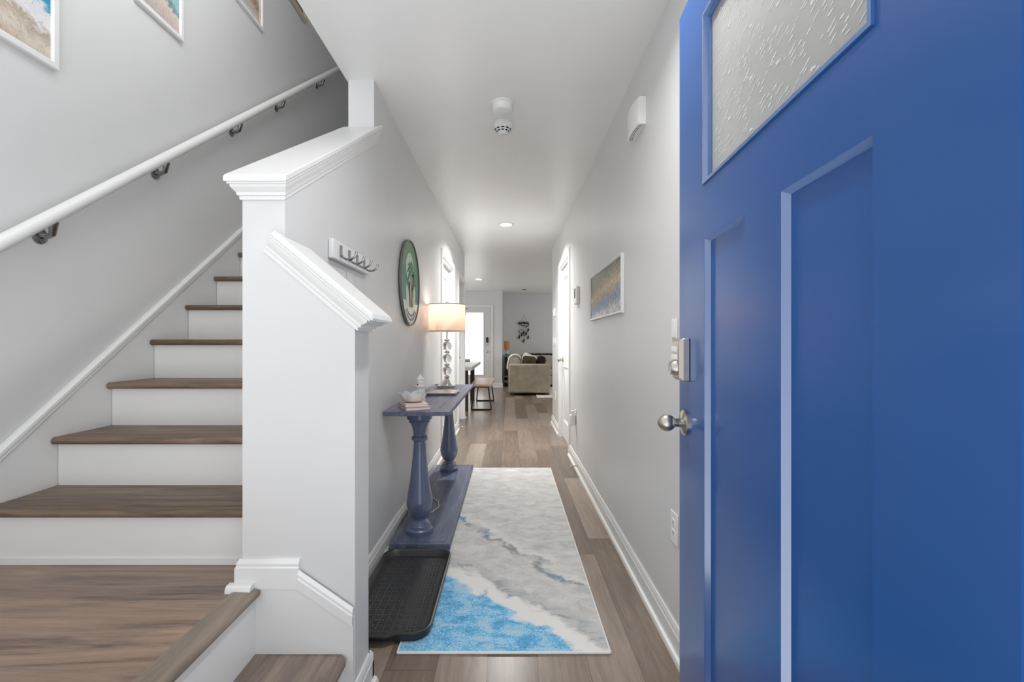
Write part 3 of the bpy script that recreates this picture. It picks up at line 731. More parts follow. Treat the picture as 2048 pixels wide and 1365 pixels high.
# ------------------------------------------------------------------ console table
ct = thing('console_table', 'navy console table on two turned columns along the left wall', 'table', (-0.5, 3.33, 0.009))
T0, T1 = 2.505, 4.16; TX0, TX1 = -0.682, -0.322; TZ = 0.777
m = MB(); m.box(TX0, TX1, T0, T0+0.13, TZ-0.022, TZ); m.box(TX0, TX1, T1-0.13, T1, TZ-0.022, TZ)
m.box(TX0, TX0+0.075, T0+0.131, T1-0.131, TZ-0.022, TZ); m.box(TX1-0.075, TX1, T0+0.131, T1-0.131, TZ-0.022, TZ)
m.box(TX0+0.076, -0.503, T0+0.131, T1-0.131, TZ-0.022, TZ-0.0005); m.box(-0.502, TX1-0.076, T0+0.131, T1-0.131, TZ-0.022, TZ-0.0005)
obj('tabletop', m, M['navywood'], ct, bevel=0.0015, seg=1)
for y in (2.60, 3.90): obj('top_block', MB().box(-0.62, -0.42, y, y+0.2, TZ-0.038, TZ-0.023), M['navywood'], ct, bevel=0.002, seg=1)
col = [(0.053, .075), (.078, .076), (.086, .071), (.09, .064), (.102, .063), (.108, .058), (.118, .056), (.126, .046), (.133, .038), (.139, .038), (.146, .046), (.165, .058), (.19, .068), (.225, .0745), (.248, .0748), (.252, .073), (.3, .064), (.36, .0545), (.43, .046), (.5, .039), (.56, .0345), (.583, .034), (.587, .040), (.593, .0465), (.602, .047), (.609, .043), (.613, .035), (.635, .036), (.66, .041), (.68, .048), (.688, .05), (.69, .058), (.698, .06), (.703, .058), (.707, .066), (.712, .071), (.737, .072), (.739, .07)]
for y in (2.69, 4.0): obj('turned_column', MB().lathe([(0.0, col[0][0])] + [(r_, z) for z, r_ in col] + [(0, col[-1][0])], (-0.52, y, 0), None, 40), M['navy'], ct, ang=30)
m = MB(); m.box(-0.658, -0.326, 2.537, 4.185, 0.014, 0.053)
bs = obj('base_shelf', m, M['navywood'], ct, bevel=0.004)
m = MB()
for a in (-0.637, -0.352): m.box(a-0.003, a+0.003, 2.56, 4.16, 0.0525, 0.0545)
for b in (2.562, 4.16): m.box(-0.637, -0.352, b-0.003, b+0.003, 0.0525, 0.0545)
obj('shelf_border', m, M['navy'], bs)
for y in (2.56, 4.02): obj('foot', MB().box(-0.64, -0.42, y, y+0.12, 0.0095, 0.014), M['iron'], ct)

# rug and boot tray
rg_ = thing('runner_rug', 'white and blue ocean-print runner rug on the hallway floor', 'rug', (-0.02, 2.98, 0.0))
def RG(): pass
rx0, rx1, ry0, ry1 = -0.419, 0.378, 1.711, 4.244
rp = obj('rug_pile', MB().box(rx0+0.008, rx1-0.008, ry0+0.008, ry1-0.008, 0.001, 0.008), M['rug'], rg_)
# keep the print in hall coordinates
off = OFF[rg_.name]
rp.location = -off
for vtx in rp.data.vertices: vtx.co += off
m = MB(); m.tube([(rx0+.005, ry0+.005, 0.005), (rx1-.005, ry0+.005, 0.005)], 0.005, 8); m.tube([(rx0+.005, ry1-.005, 0.005), (rx1-.005, ry1-.005, 0.005)], 0.005, 8)
m.tube([(rx0+.005, ry0+.005, 0.005), (rx0+.005, ry1-.005, 0.005)], 0.004, 8); m.tube([(rx1-.005, ry0+.005, 0.005), (rx1-.005, ry1-.005, 0.005)], 0.004, 8)
obj('binding', m, M['binding'], rg_)

bt_ = thing('boot_tray', 'black plastic boot tray on the floor before the console table', 'tray', (-0.49, 2.12, 0.008))
tx0, tx1, ty0, ty1 = -0.66, -0.305, 1.765, 2.498
def rr(k, z, rad=0.07, bump_=0.0):
    x0, x1, yA, yB = tx0+k, tx1-k, ty0+k, ty1-k; r_ = max(0.01, rad-k*0.6); out = []
    for (cx_, cy_, a0) in ((x1-r_, yA+r_, -90), (x1-r_, yB-r_, 0), (x0+r_, yB-r_, 90), (x0+r_, yA+r_, 180)):
        for j in range(9):
            a = math.radians(a0+90*j/8); out.append((cx_+r_*math.cos(a), cy_+r_*math.sin(a), z))
    # bowed handle lip on the near edge
    q = []
    for x, y, z_ in out: q.append((x, y, z_))
    # insert near edge points
    ins = []
    xa, xb = x0+r_, x1-r_
    for j in range(1, 12):
        f = j/12; x = xa+(xb-xa)*f
        b = bump_*max(0.0, min(1, (0.72-f)/0.12)) if f > 0.4 else bump_*max(0, min(1, (f-0.02)/0.12)) if bump_ else 0
        ins.append((x, yA-b, z))
    return q + ins
z0 = 0.009
m = MB().loft([rr(0.03, z0), rr(0.012, z0, bump_=0.0), rr(0.008, z0+0.028, bump_=0.012), rr(0, z0+0.032, bump_=0.022), rr(0.001, z0+0.037, bump_=0.022), rr(0.007, z0+0.038, bump_=0.018), rr(0.014, z0+0.032, bump_=0.008), rr(0.026, z0+0.006), rr(0.034, z0+0.004)])
tro = obj('tray_body', m, M['black'], bt_, ang=45)
m = MB(); 
nx_, ny_ = 17, 36
for i in range(nx_):
    for j in range(ny_):
        x = tx0+0.05+(tx1-tx0-0.1)*i/(nx_-1); y = ty0+0.05+(ty1-ty0-0.1)*j/(ny_-1); a = math.radians(35 if (i+j) % 2 else -35+70*((i*j) % 2))
        c, s_ = math.cos(a), math.sin(a); L, wd = 0.009, 0.0022
        pts = [(x-c*L, y-s_*L), (x+s_*wd, y-c*wd), (x+c*L, y+s_*L), (x-s_*wd, y+c*wd)]
        m.add([(p, q, z0+0.0042) for p, q in pts]+[(x, y, z0+0.0082)], [(0, 1, 4), (1, 2, 4), (2, 3, 4), (3, 0, 4)])
obj('tread_pattern', m, M['blackgloss'], tro, flat=True)['kind'] = 'stuff'

# ------------------------------------------------------------------ things on the console
def rot(cx_, cy_, a):
    c, s_ = math.cos(a), math.sin(a); return lambda x, y: (cx_+c*x-s_*y, cy_+s_*x+c*y)
M['bookpink'] = paint('book_cover_rose', S(214, 176, 172), 0.5); M['pages'] = paint('book_pages', S(240, 232, 224), 0.8); M['bookwhite'] = paint('book_cover_cream', S(238, 226, 220), 0.5)
def book(label, cx_, cy_, z, L, Wd, t, ang, cm, name='book'):
    R = rot(cx_, cy_, ang); root = thing(name, label, 'book', (cx_, cy_, z))
    def bx(m, x0, x1, y0, y1, a, b):
        p = [(x0, y0), (x1, y0), (x1, y1), (x0, y1)]; m.prism([(*R(*q), a) for q in p], (0, 0, b-a)); return m
    m = MB(); bx(m, -L/2, L/2, -Wd/2, Wd/2, z, z+0.0025); bx(m, -L/2, L/2, -Wd/2, Wd/2, z+t-0.0025, z+t); bx(m, -L/2-0.001, -L/2+0.003, -Wd/2, Wd/2, z, z+t)
    obj('cover', m, cm, root)
    m = MB(); bx(m, -L/2+0.003, L/2-0.004, -Wd/2+0.004, Wd/2-0.004, z+0.0025, z+t-0.0025)
    obj('pages', m, M['pages'], root); return root
ZT = TZ+0.0003
book('rose covered book at the bottom of the stack under the shell bowl', -0.542, 2.645, ZT, 0.14, 0.18, 0.019, 0.47, M['bookpink'])
book('pale thin book on top of the stack, right under the shell bowl', -0.545, 2.652, ZT+0.0193, 0.125, 0.165, 0.013, 0.40, M['bookwhite'])
# shell bowl with scalloped rim
bw = thing('shell_bowl', 'white scalloped shell bowl with pale blue inside, on the stacked books', 'bowl', (-0.552, 2.665, ZT+0.0326))
bc = (-0.552, 2.665); bz = ZT+0.0328
def ring(r_, z, sc, zs_, n=64): return [(bc[0]+(r_+sc*abs(math.cos(4*a)))*math.cos(a), bc[1]+(r_+sc*abs(math.cos(4*a)))*math.sin(a), z+zs_*abs(math.cos(4*a))) for a in [2*math.pi*k/n for k in range(n)]]
m = MB().loft([ring(0.02, bz, 0, 0), ring(0.036, bz+0.001, 0, 0), ring(0.055, bz+0.012, 0.004, 0.001), ring(0.064, bz+0.03, 0.009, 0.004), ring(0.066, bz+0.045, 0.014, 0.012), ring(0.063, bz+0.046, 0.014, 0.012)], caps=True)
def bowl_mat():
    t = NT('shell_glaze'); v = t.coord(); x, y, z = t.sep(v); n = t.noise(v, 14, 4)
    f = t.math('ADD', t.math('MULTIPLY', z, 12), t.math('MULTIPLY', n, 0.3)); t.base(t.ramp(f, [(0.12, S(222, 186, 172)), (0.4, S(240, 228, 220)), (0.8, S(240, 240, 236))])); t.p(0.2, 0, 0.5); return t.m
b1 = obj('bowl_shell', MB().loft([ring(0.02, bz, 0, 0), ring(0.036, bz+0.001, 0, 0), ring(0.055, bz+0.012, 0.004, 0.001), ring(0.064, bz+0.03, 0.009, 0.004), ring(0.066, bz+0.045, 0.014, 0.012)], caps=False), bowl_mat(), bw, ang=60)
t_ = NT('bowl_inner_glaze'); t_.base(t_.ramp(t_.noise(t_.coord(), 20, 4), [(0.35, S(178, 194, 198)), (0.65, S(214, 222, 224))])); t_.p(0.2)
obj('bowl_inside', MB().loft([ring(0.066, bz+0.045, 0.014, 0.012), ring(0.0635, bz+0.0445, 0.014, 0.012), ring(0.061, bz+0.03, 0.008, 0.004), ring(0.05, bz+0.013, 0.003, 0.001), ring(0.03, bz+0.004, 0, 0)], caps=False).add(ring(0.03, bz+0.004, 0, 0), [tuple(range(64))]), t_.m, bw, ang=60)
# ceramic lighthouse
lh = thing('ceramic_lighthouse', 'white ceramic lighthouse ornament behind the shell bowl', 'ornament', (-0.545, 2.835, ZT))
M['ceramic'] = paint('white_ceramic', S(236, 234, 228), 0.35, 0.5, 0.02)
lp = [(0, 0), (0.036, 0), (0.036, 0.008), (0.033, 0.012), (0.028, 0.1), (0.027, 0.104)]
obj('tower', MB().lathe([(r_, z+ZT) for r_, z in lp]+[(0, ZT+0.104)], (-0.545, 2.835, 0), None, 28), M['ceramic'], lh, ang=30)
obj('gallery', MB().lathe([(0, ZT+0.103), (0.037, ZT+0.103), (0.037, ZT+0.112), (0.034, ZT+0.112), (0.034, ZT+0.109), (0.0, ZT+0.109)], (-0.545, 2.835, 0), None, 28), M['ceramic'], lh, ang=30)
obj('lantern_room', MB().lathe([(0, ZT+0.109), (0.024, ZT+0.109), (0.023, ZT+0.13), (0.027, ZT+0.131), (0.027, ZT+0.135), (0.02, ZT+0.136), (0.019, ZT+0.152), (0, ZT+0.152)], (-0.545, 2.835, 0), None, 28), M['ceramic'], lh, ang=30)
obj('roof', MB().lathe([(0, ZT+0.15), (0.026, ZT+0.15), (0.024, ZT+0.155), (0.008, ZT+0.17), (0.006, ZT+0.174), (0.004, ZT+0.18), (0, ZT+0.181)], (-0.545, 2.835, 0), None, 28), M['ceramic'], lh, ang=30)
m = MB()
for dx in (-0.0045, 0.0045):
    for dz in (0.05, 0.06): m.box(-0.54+dx-0.0032, -0.54+dx+0.0032, 2.8025, 2.806, ZT+dz-0.004, ZT+dz+0.004)
obj('window_opening', m, M['dark'], lh)
obj('porthole', MB().lathe([(0, 0), (0.004, 0), (0.004, 0.003), (0, 0.003)], (-0.555, 2.8135, ZT+0.12), RYn, 10), M['dark'], lh)
# glossy flat book / tray with gold cover
t_ = NT('gilded_cover'); v_ = t_.coord(); t_.base(t_.ramp(t_.noise(t_.map(v_, (6, 14, 1)), 1.6, 5, 0.7, 0.8), [(0.3, S(96, 84, 80)), (0.5, S(184, 156, 122)), (0.7, S(226, 206, 178))])); t_.p(0.22, 0, 0.6); M['goldart'] = t_.m
bkx = thing('coffee_table_book', 'large flat book with bronze patterned cover beside the lamp', 'book', (-0.49, 3.39, ZT))
obj('pages', MB().box(-0.588, -0.382, 3.272, 3.512, ZT+0.0025, ZT+0.0145), M['navywood'], bkx)
m = MB(); m.box(-0.592, -0.376, 3.266, 3.516, ZT, ZT+0.0025); obj('back_cover', m, M['navy'], bkx)
m = MB(); m.box(-0.592, -0.376, 3.266, 3.516, ZT+0.0145, ZT+0.017); obj('front_cover', m, M['goldart'], bkx)
# small brass dish near the wall
obj_ = obj('brass_dish', MB().lathe([(0, 0), (0.03, 0), (0.045, 0.008), (0.046, 0.01), (0.043, 0.01), (0.028, 0.003), (0, 0.003)], (-0.612, 4.08, ZT), None, 24), metal('aged_brass', S(170, 140, 96), 0.35), None, origin=(-0.612, 4.08, ZT))
tag(obj_, 'small brass dish at the far wall side of the console top', 'dish')

# table lamp
LX, LY = -0.522, 3.88
tl = thing('table_lamp', 'lit table lamp with stacked glass balls and cream drum shade on console', 'lamp', (LX, LY, ZT))
obj('mirror_base', MB().box(LX-0.072, LX+0.072, LY-0.072, LY+0.072, ZT, ZT+0.022), M['chrome'], tl, bevel=0.002)
gb_ = ZT+0.022
obj('flared_foot', MB().lathe([(0, gb_), (0.055, gb_), (0.052, gb_+0.008), (0.038, gb_+0.03), (0.024, gb_+0.05), (0.016, gb_+0.058), (0, gb_+0.06)], (LX, LY, 0), None, 28), metal('champagne_metal', S(222, 214, 204), 0.25), tl, ang=50)
for z in (0.865, 0.966, 1.071, 1.172): obj('chrome_spacer', MB().lathe([(0, z-0.011), (0.016, z-0.011), (0.024, z-0.004), (0.024, z+0.004), (0.016, z+0.011), (0, z+0.011)], (LX, LY, 0), None, 24), M['chrome'], tl, ang=50)
for z in (0.9155, 1.0185, 1.1215):
    n_ = 16; obj('glass_ball', MB().lathe([(0.0395*math.sin(math.pi*k/n_)+1e-5, z-0.0395*math.cos(math.pi*k/n_)) for k in range(n_+1)], (LX, LY, 0), None, 32), M['glassball'], tl, ang=80)
obj('stem', MB().lathe([(0, 1.18), (0.007, 1.18), (0.007, 1.27), (0.014, 1.272), (0.014, 1.31), (0, 1.31)], (LX, LY, 0), None, 16), M['chrome'], tl)
hp = MB(); hp.tube([(LX-0.012, LY, 1.27), (LX-0.05, LY, 1.30), (LX-0.055, LY, 1.38), (LX-0.03, LY, 1.45), (LX, LY, 1.468), (LX+0.03, LY, 1.45), (LX+0.055, LY, 1.38), (LX+0.05, LY, 1.30), (LX+0.012, LY, 1.27)], 0.002, 6)
for k in range(3):
    a = 2*math.pi*k/3; hp.tube([(LX, LY, 1.466), (LX+0.149*math.cos(a), LY+0.149*math.sin(a), 1.466)], 0.0018, 6)
obj('harp', hp, M['chrome'], tl)
t_ = NT('lamp_shade_linen'); v_ = t_.coord(); wv = t_.noise(t_.map(v_, (1, 1, 0.4)), 400, 2)
t_.base(t_.ramp(wv, [(0.3, S(226, 212, 196)), (0.7, S(244, 234, 220))])); t_.p(0.9, 0, 0.1)
tr_ = t_.n('ShaderNodeBsdfTranslucent'); tr_.inputs[0].default_value = S(250, 220, 200)
mx = t_.n('ShaderNodeMixShader'); mx.inputs[0].default_value = 0.5; out = t_.t.nodes['Material Output']
t_.l(t_.b.outputs[0], mx.inputs[1]); t_.l(tr_.outputs[0], mx.inputs[2]); t_.l(mx.outputs[0], out.inputs[0])
m = MB(); ns = 64
m.loft([[(LX+r_*math.cos(a), LY+r_*math.sin(a), z) for a in [2*math.pi*k/ns for k in range(ns)]] for r_, z in ((0.152, 1.245), (0.152, 1.465))], caps=False)
sh = obj('lamp_shade', m, t_.m, tl, ang=60)
M['tape'] = fabric('shade_trim_tape', S(196, 178, 160), S(220, 204, 188))
for z in (1.241, 1.463): obj('shade_trim', MB().loft([[(LX+r_*math.cos(a), LY+r_*math.sin(a), z_) for a in [2*math.pi*k/ns for k in range(ns)]] for r_, z_ in ((0.1545, z), (0.1545, z+0.008), (0.151, z+0.008), (0.151, z))], loop=True), M['tape'], sh)
obj('finial', MB().lathe([(0, 1.468), (0.004, 1.468), (0.004, 1.474)] + [(0.0145*math.sin(math.pi*k/10)+1e-4, 1.488-0.0145*math.cos(math.pi*k/10)) for k in range(1, 11)], (LX, LY, 0), None, 20), M['glassball'], tl)
obj('light_bulb', MB().lathe([(0.0, 1.31), (0.012, 1.312), (0.016, 1.33), (0.028, 1.36), (0.03, 1.38), (0.024, 1.402), (0.01, 1.413), (0, 1.414)], (LX, LY, 0), None, 20), emit('bulb_glow', (1, 0.9, 0.8, 1), 4), tl, ang=80)
l_ = bpy.data.lights.new('bulb_light', 'POINT'); l_.energy = 1.5; l_.color = (1, 0.92, 0.82); l_.shadow_soft_size = 0.033
lo = bpy.data.objects.new('bulb_light', l_); COL.objects.link(lo); lo.parent = tl; lo.location = Vector((LX, LY, 1.43)) - OFF[tl.name]
cd = MB(); cd.tube([(LX-0.03, LY+0.0765, ZT+0.006), (LX-0.12, LY+0.08, ZT+0.006), (-0.672, LY-0.01, ZT+0.004), (-0.6845, LY-0.04, ZT-0.05), (-0.6835, 3.7, 0.5), (-0.672, 3.62, 0.3), (-0.66, 3.5, 0.16), (-0.6, 3.36, 0.062), (-0.545, 3.28, 0.0575), (-0.49, 3.2, 0.0575), (-0.47, 3.1, 0.0575), (-0.50, 3.0, 0.0575), (-0.56, 2.98, 0.0575)], 0.003, 8)
tag(obj('lamp_cord', cd, M['cord'], None, origin=(-0.6, 3.4, 0.0555)), 'clear lamp cord hanging behind the console onto its base shelf', 'cord')

# ------------------------------------------------------------------ ceiling things
def downlight(label, x, y, lit=True, power=20, spread=2.3):
    root = thing('recessed_light', label, 'ceiling light', (x, y, H), 'recessed ceiling lights' if lit else None)
    obj('trim_ring', MB().lathe([(0.062, H-0.001), (0.09, H-0.001), (0.088, H-0.007), (0.07, H-0.011), (0.062, H-0.008)], (x, y, 0), None, 36), M['plastic'], root)
    obj('lens', MB().lathe([(0, H-0.0015), (0.064, H-0.0015), (0.064, H-0.008), (0, H-0.01)], (x, y, 0), None, 30), emit('led_lens', (1, 0.99, 0.97, 1), 22 if lit else 0.0), root)
    l = bpy.data.lights.new('led', 'AREA'); l.shape = 'DISK'; l.size = 0.12; l.energy = power; l.color = (1, 0.99, 0.97); l.spread = spread
    o = bpy.data.objects.new('led', l); COL.objects.link(o); o.parent = root; o.location = (0, 0, -0.012)
    return root
downlight('lit recessed light in the middle of the hallway ceiling', -0.04, 5.25, power=30, spread=2.45)
downlight('unseen recessed light added to brighten the entry, just inside the blue door', 0.15, 1.35, power=7.5, spread=2.6)  # extra lamp out of view, added to brighten the near hall
downlight('lit recessed light farther back over the dining table', -0.645, 9.75, power=10)
dv = obj('ceiling_sprinkler_cover', MB().lathe([(0, H-0.006), (0.05, H-0.006), (0.055, H-0.001), (0, H-0.001)], (0.37, 11.7, 0), None, 24), M['iron'], None, origin=(0.37, 11.7, H))
tag(dv, 'small dark round cover on the living room ceiling before the back wall', 'ceiling fixture')
DX, DY = -0.04, 2.60
d_ = thing('smoke_detector', 'plain round white smoke detector on the ceiling, nearer of two', 'smoke detector', (DX, DY, H))
obj('mounting_plate', MB().lathe([(0, H-0.001), (0.066, H-0.001), (0.066, H-0.01), (0.063, H-0.013), (0, H-0.013)], (DX, DY, 0), None, 40), M['plastic'], d_)
obj('detector_body', MB().lathe([(0, H-0.013), (0.058, H-0.013), (0.057, H-0.036), (0.05, H-0.046), (0.04, H-0.049), (0, H-0.049)], (DX, DY, 0), None, 40), M['plastic'], d_, ang=40)
DX, DY = -0.04, 2.83
d_ = thing('smoke_detector', 'white slotted smoke detector on the ceiling, behind the plain one', 'smoke detector', (DX, DY, H))
obj('mounting_plate', MB().lathe([(0, H-0.001), (0.06, H-0.001), (0.06, H-0.012), (0, H-0.012)], (DX, DY, 0), None, 40), M['plastic'], d_)
bd = obj('detector_body', MB().lathe([(0, H-0.012), (0.059, H-0.012), (0.059, H-0.03), (0.05, H-0.04), (0.031, H-0.062), (0.022, H-0.068), (0, H-0.069)], (DX, DY, 0), None, 40), M['plastic'], d_, ang=40)
m = MB()
for r0, r1, z0_, z1_ in ((0.044, 0.0485, H-0.0470, H-0.0417), (0.0345, 0.039, H-0.0580, H-0.0527)):
    for k in range(10):
        a0 = math.radians(-90-13+36*k); a1 = a0+math.radians(24)
        q = []
        for s in range(5):
            a = a0+(a1-a0)*s/4; q.append([(DX+(r_+0.0012)*math.cos(a), DY+(r_+0.0012)*math.sin(a), z-0.0012) for r_, z in ((r0, z0_), (r1, z1_))])
        m.loft(q, closed=False, caps=False)
obj('vent_slot', m, M['dark'], bd, flat=True)
# chime box high on the right wall
cb_ = thing('chime_box', 'white chime box high on the right wall near the ceiling', 'door chime', (XR, 2.22, 2.15))
m = MB(); nn = 9; secs = []
bodyp = [(0, 0)] 
for k in range(nn):
    f = -1+2*k/(nn-1); y = 2.215+0.098*f; d = 0.048-0.012*f*f
    secs.append([(XR-0.0005, y, 2.148), (XR-d+0.006, y, 2.148), (XR-d, y, 2.154), (XR-d, y, 2.268), (XR-d+0.006, y, 2.274), (XR-0.0005, y, 2.274)])
cbx = obj('chime_body', MB().loft(secs), M['plastic'], cb_, ang=35)
m = MB()
for r_ in range(2):
    for k in range(14):
        f = -0.8+1.6*k/13; y = 2.215+0.098*f; d = 0.026-0.012*f*f+r_*0.009
        m.box(XR-d-0.002, XR-d+0.002, y-0.0025, y+0.0025, 2.1472, 2.149)
obj('sound_slot', m, M['dark'], cbx)['label'] = 'rows of small dark sound slots'

# ------------------------------------------------------------------ right wall plates
def plate(name, label, cat, x, sx, y, z, wd=0.075, ht=0.118, kind='switch', gang=1):
    root = thing(name, label, cat, (x, y, z)); a, b = sorted((x+sx*0.0005, x+sx*0.006))
    obj('cover_plate', MB().box(a, b, y-wd/2, y+wd/2, z-ht/2, z+ht/2), M['plastic'], root, bevel=0.002)
    if kind == 'switch':
        for g in range(gang):
            yy = y+(g-(gang-1)/2)*0.046; a, b = sorted((x+sx*0.005, x+sx*0.011)); m = MB().box(a, b, yy-0.016, yy+0.016, z-0.033, z+0.033); obj('rocker', m, M['plastic'], root, bevel=0.002)
    else:
        for dz in (-0.02, 0.02):
            a, b = sorted((x+sx*0.005, x+sx*0.008)); so = obj('socket', MB().box(a, b, y-0.017, y+0.017, z+dz-0.014, z+dz+0.014), M['plastic'], root, bevel=0.003)
            m = MB()
            for dy in (-0.006, 0.006):
                a, b = sorted((x+sx*0.0078, x+sx*0.0084)); m.box(a, b, y+dy-0.0012, y+dy+0.0012, z+dz-0.004, z+dz+0.005)
            obj('slot', m, M['dark'], so)
    return root
plate('light_switch', 'white light switch on the right wall beside the blue door edge', 'light switch', XR, -1, 1.742, 1.202, 0.056, 0.076)
plate('wall_outlet', 'white outlet low on the right wall behind the blue door edge', 'outlet', XR, -1, 1.745, 0.455, kind='outlet')
plate('light_switch', 'white switch on the right wall near the far corner', 'light switch', XR, -1, 6.52, 1.17, 0.08)
plate('light_switch', 'white switch on the right wall beside the white door casing', 'light switch', XR, -1, 6.22, 1.17, 0.08)
plate('wall_outlet', 'white outlet low on the right wall near the far corner', 'outlet', XR, -1, 6.3, 0.44, kind='outlet')
plate('wall_outlet', 'white outlet holding a plug-in unit on the right wall by the door', 'outlet', XR, -1, 4.36, 0.465, kind='outlet')
m = MB().box(XR-0.055, XR-0.0085, 4.33, 4.395, 0.375, 0.478)
pi_ = thing('plug_in_freshener', 'white plug-in unit in the outlet by the right wall door', 'air freshener', (XR-0.03, 4.36, 0.375))
obj('body', m, M['plastic'], pi_, bevel=0.008)
obj('top_cap', MB().box(XR-0.045, XR-0.018, 4.34, 4.385, 0.478, 0.515), M['plastic'], pi_, bevel=0.006)
th = thing('thermostat', 'white thermostat with dark screen on the right wall', 'thermostat', (XR, 4.21, 1.47))
obj('body', MB().box(XR-0.03, XR-0.0005, 4.13, 4.29, 1.50, 1.655), M['plastic'], th, bevel=0.006)
obj('screen', MB().box(XR-0.0315, XR-0.0295, 4.175, 4.26, 1.555, 1.64), paint('lcd_grey', S(112, 112, 110), 0.2), th)
obj('button', MB().box(XR-0.033, XR-0.0295, 4.21, 4.235, 1.508, 1.525), M['plastic'], th, bevel=0.002)
ds = thing('alarm_sensor', 'small white sensor box on the right wall beyond the white door', 'sensor', (XR, 6.33, 1.51))
obj('body', MB().box(XR-0.024, XR-0.0005, 6.28, 6.38, 1.51, 1.62), M['plastic'], ds, bevel=0.006)
obj('clip', MB().box(XR-0.036, XR-0.024, 6.35, 6.37, 1.585, 1.6), M['plastic'], ds, bevel=0.002)
def doorstop(label, x, sx, y, z):
    root = thing('door_stop', label, 'door stop', (x, y, z))
    m = MB(); m.lathe([(0, 0), (0.012, 0), (0.012, 0.004), (0.007, 0.006)], (x, y, z), RX if sx > 0 else RXn, 14)
    for k in range(9): m.lathe([(0.0035, 0.004+k*0.006), (0.0052, 0.006+k*0.006), (0.0052, 0.008+k*0.006), (0.0035, 0.010+k*0.006)], (x, y, z), RX if sx > 0 else RXn, 12)
    obj('spring', m, M['nickel'], root)
    obj('rubber_tip', MB().lathe([(0, 0.056), (0.008, 0.056), (0.008, 0.066), (0, 0.068)], (x, y, z), RX if sx > 0 else RXn, 14), M['plastic'], root)
doorstop('spring door stop on the right baseboard beyond the rug', XR-0.0145, -1, 4.15, 0.05)
doorstop('spring door stop on the left baseboard between the white doors', XL+0.0145, 1, 6.08, 0.05)

# ------------------------------------------------------------------ dining table, benches
M['tablegrey'] = wood('table_top_grey', S(178, 178, 176), S(206, 206, 204), 'Y', 0.45); M['legbrown'] = wood('table_leg_dark', S(52, 46, 42), S(80, 72, 66), 'Z', 0.5)
dt = thing('dining_table', 'grey topped dining table with dark square legs beyond the hallway', 'table', (-1.1, 8.6, 0))
obj('tabletop', MB().box(-1.6, -0.605, 7.5, 9.75, 0.70, 0.76), M['tablegrey'], dt, bevel=0.004)
for x in (-1.47, -0.74):
    for y in (7.88, 9.28): obj('leg', MB().box(x-0.04, x+0.04, y-0.05, y+0.05, 0, 0.70), M['legbrown'], dt, bevel=0.004)
obj('apron', MB().box(-1.45, -0.76, 7.93, 9.23, 0.64, 0.699), M['legbrown'], dt)
bx_ = obj('napkin_box', MB().box(-0.93, -0.80, 9.35, 9.5, 0.761, 0.82), paint('box_grey', S(150, 150, 148), 0.6), None, origin=(-0.87, 9.42, 0.761), bevel=0.006)
tag(bx_, 'small grey box standing on the dining table', 'box')
M['benchwood'] = wood('bench_wood', S(178, 150, 130), S(214, 190, 172), 'Y', 0.4)
def bench(label, x0, x1, y0, y1):
    root = thing('bench', label, 'bench', ((x0+x1)/2, (y0+y1)/2, 0))
    obj('seat', MB().box(x0, x1, y0, y1, 0.41, 0.45), M['benchwood'], root, bevel=0.004)
    for y in (y0+0.1, y1-0.12):
        m = MB(); q = 0.012; a, b = x0+0.06, x1-0.06; c, d = x0+0.01, x1-0.01
        m.tube([(a, y, 0.40), (c, y, q)], q, 4); m.tube([(b, y, 0.40), (d, y, q)], q, 4); m.tube([(c, y, q), (d, y, q)], q, 4); m.tube([(a, y, 0.40), (b, y, 0.40)], q, 4)
        obj('leg_frame', m, M['iron'], root, flat=True)
bench('low bench with pale wood seat and black frames beside the dining table', -0.66, -0.30, 7.82, 9.27)

# ------------------------------------------------------------------ sofa corner
M['sofa'] = fabric('sofa_taupe', S(158, 150, 131), S(184, 175, 156), 220, 9)
M['cush'] = fabric('cushion_beige', S(158, 150, 136), S(190, 182, 168), 240, 12)
M['cream'] = fabric('cream_knit', S(218, 212, 200), S(240, 236, 228), 120, 14)
M['olive'] = fabric('olive_velvet', S(64, 58, 46), S(92, 84, 68), 200, 6)
M['fur'] = fabric('dark_brown_fur', S(30, 26, 24), S(56, 50, 46), 90, 20, 1.0, 1.0)
so = thing('sectional_sofa', 'taupe fabric corner sofa in the living room', 'sofa', (0.44, 11.3, 0))
obj('arm', MB().box(-0.02, 0.888, 10.1, 10.32, 0.055, 0.685), M['sofa'], so, bevel=0.035, seg=4)
obj('seat_base', join(MB().box(-0.0, 0.87, 10.33, 12.0, 0.06, 0.30), MB().box(-0.0, 2.6, 12.01, 12.85, 0.06, 0.30)), M['sofa'], so, bevel=0.02, seg=3)
obj('seat_cushion', MB().box(0.24, 0.875, 10.33, 11.2, 0.305, 0.46), M['cush'], so, bevel=0.04, seg=3)
obj('seat_cushion', MB().box(0.24, 0.875, 11.205, 12.0, 0.305, 0.46), M['cush'], so, bevel=0.04, seg=3)
obj('seat_cushion', MB().box(0.0, 2.6, 12.01, 12.6, 0.305, 0.46), M['cush'], so, bevel=0.04, seg=3)
arcp = [(0.0, 0.305)] + [(0.118-0.118*math.cos(a), 0.71+0.125*math.sin(a)) for a in [math.pi*k/14 for k in range(15)]] + [(0.236, 0.305)]
obj('back', MB().loft([[(x, y, z) for x, z in arcp] for y in (10.36, 12.0)]), M['cush'], so, ang=60)
obj('back', MB().box(-0.0, 2.6, 12.66, 12.85, 0.30, 0.805), M['sofa'], so, bevel=0.03, seg=3)
for k in range(2): obj('back_cushion', MB().sup((0.86+0.74*k, 12.56, 0.64), (0.72, 0.2, 0.36), 0.35), M['cush'], so, ang=80)
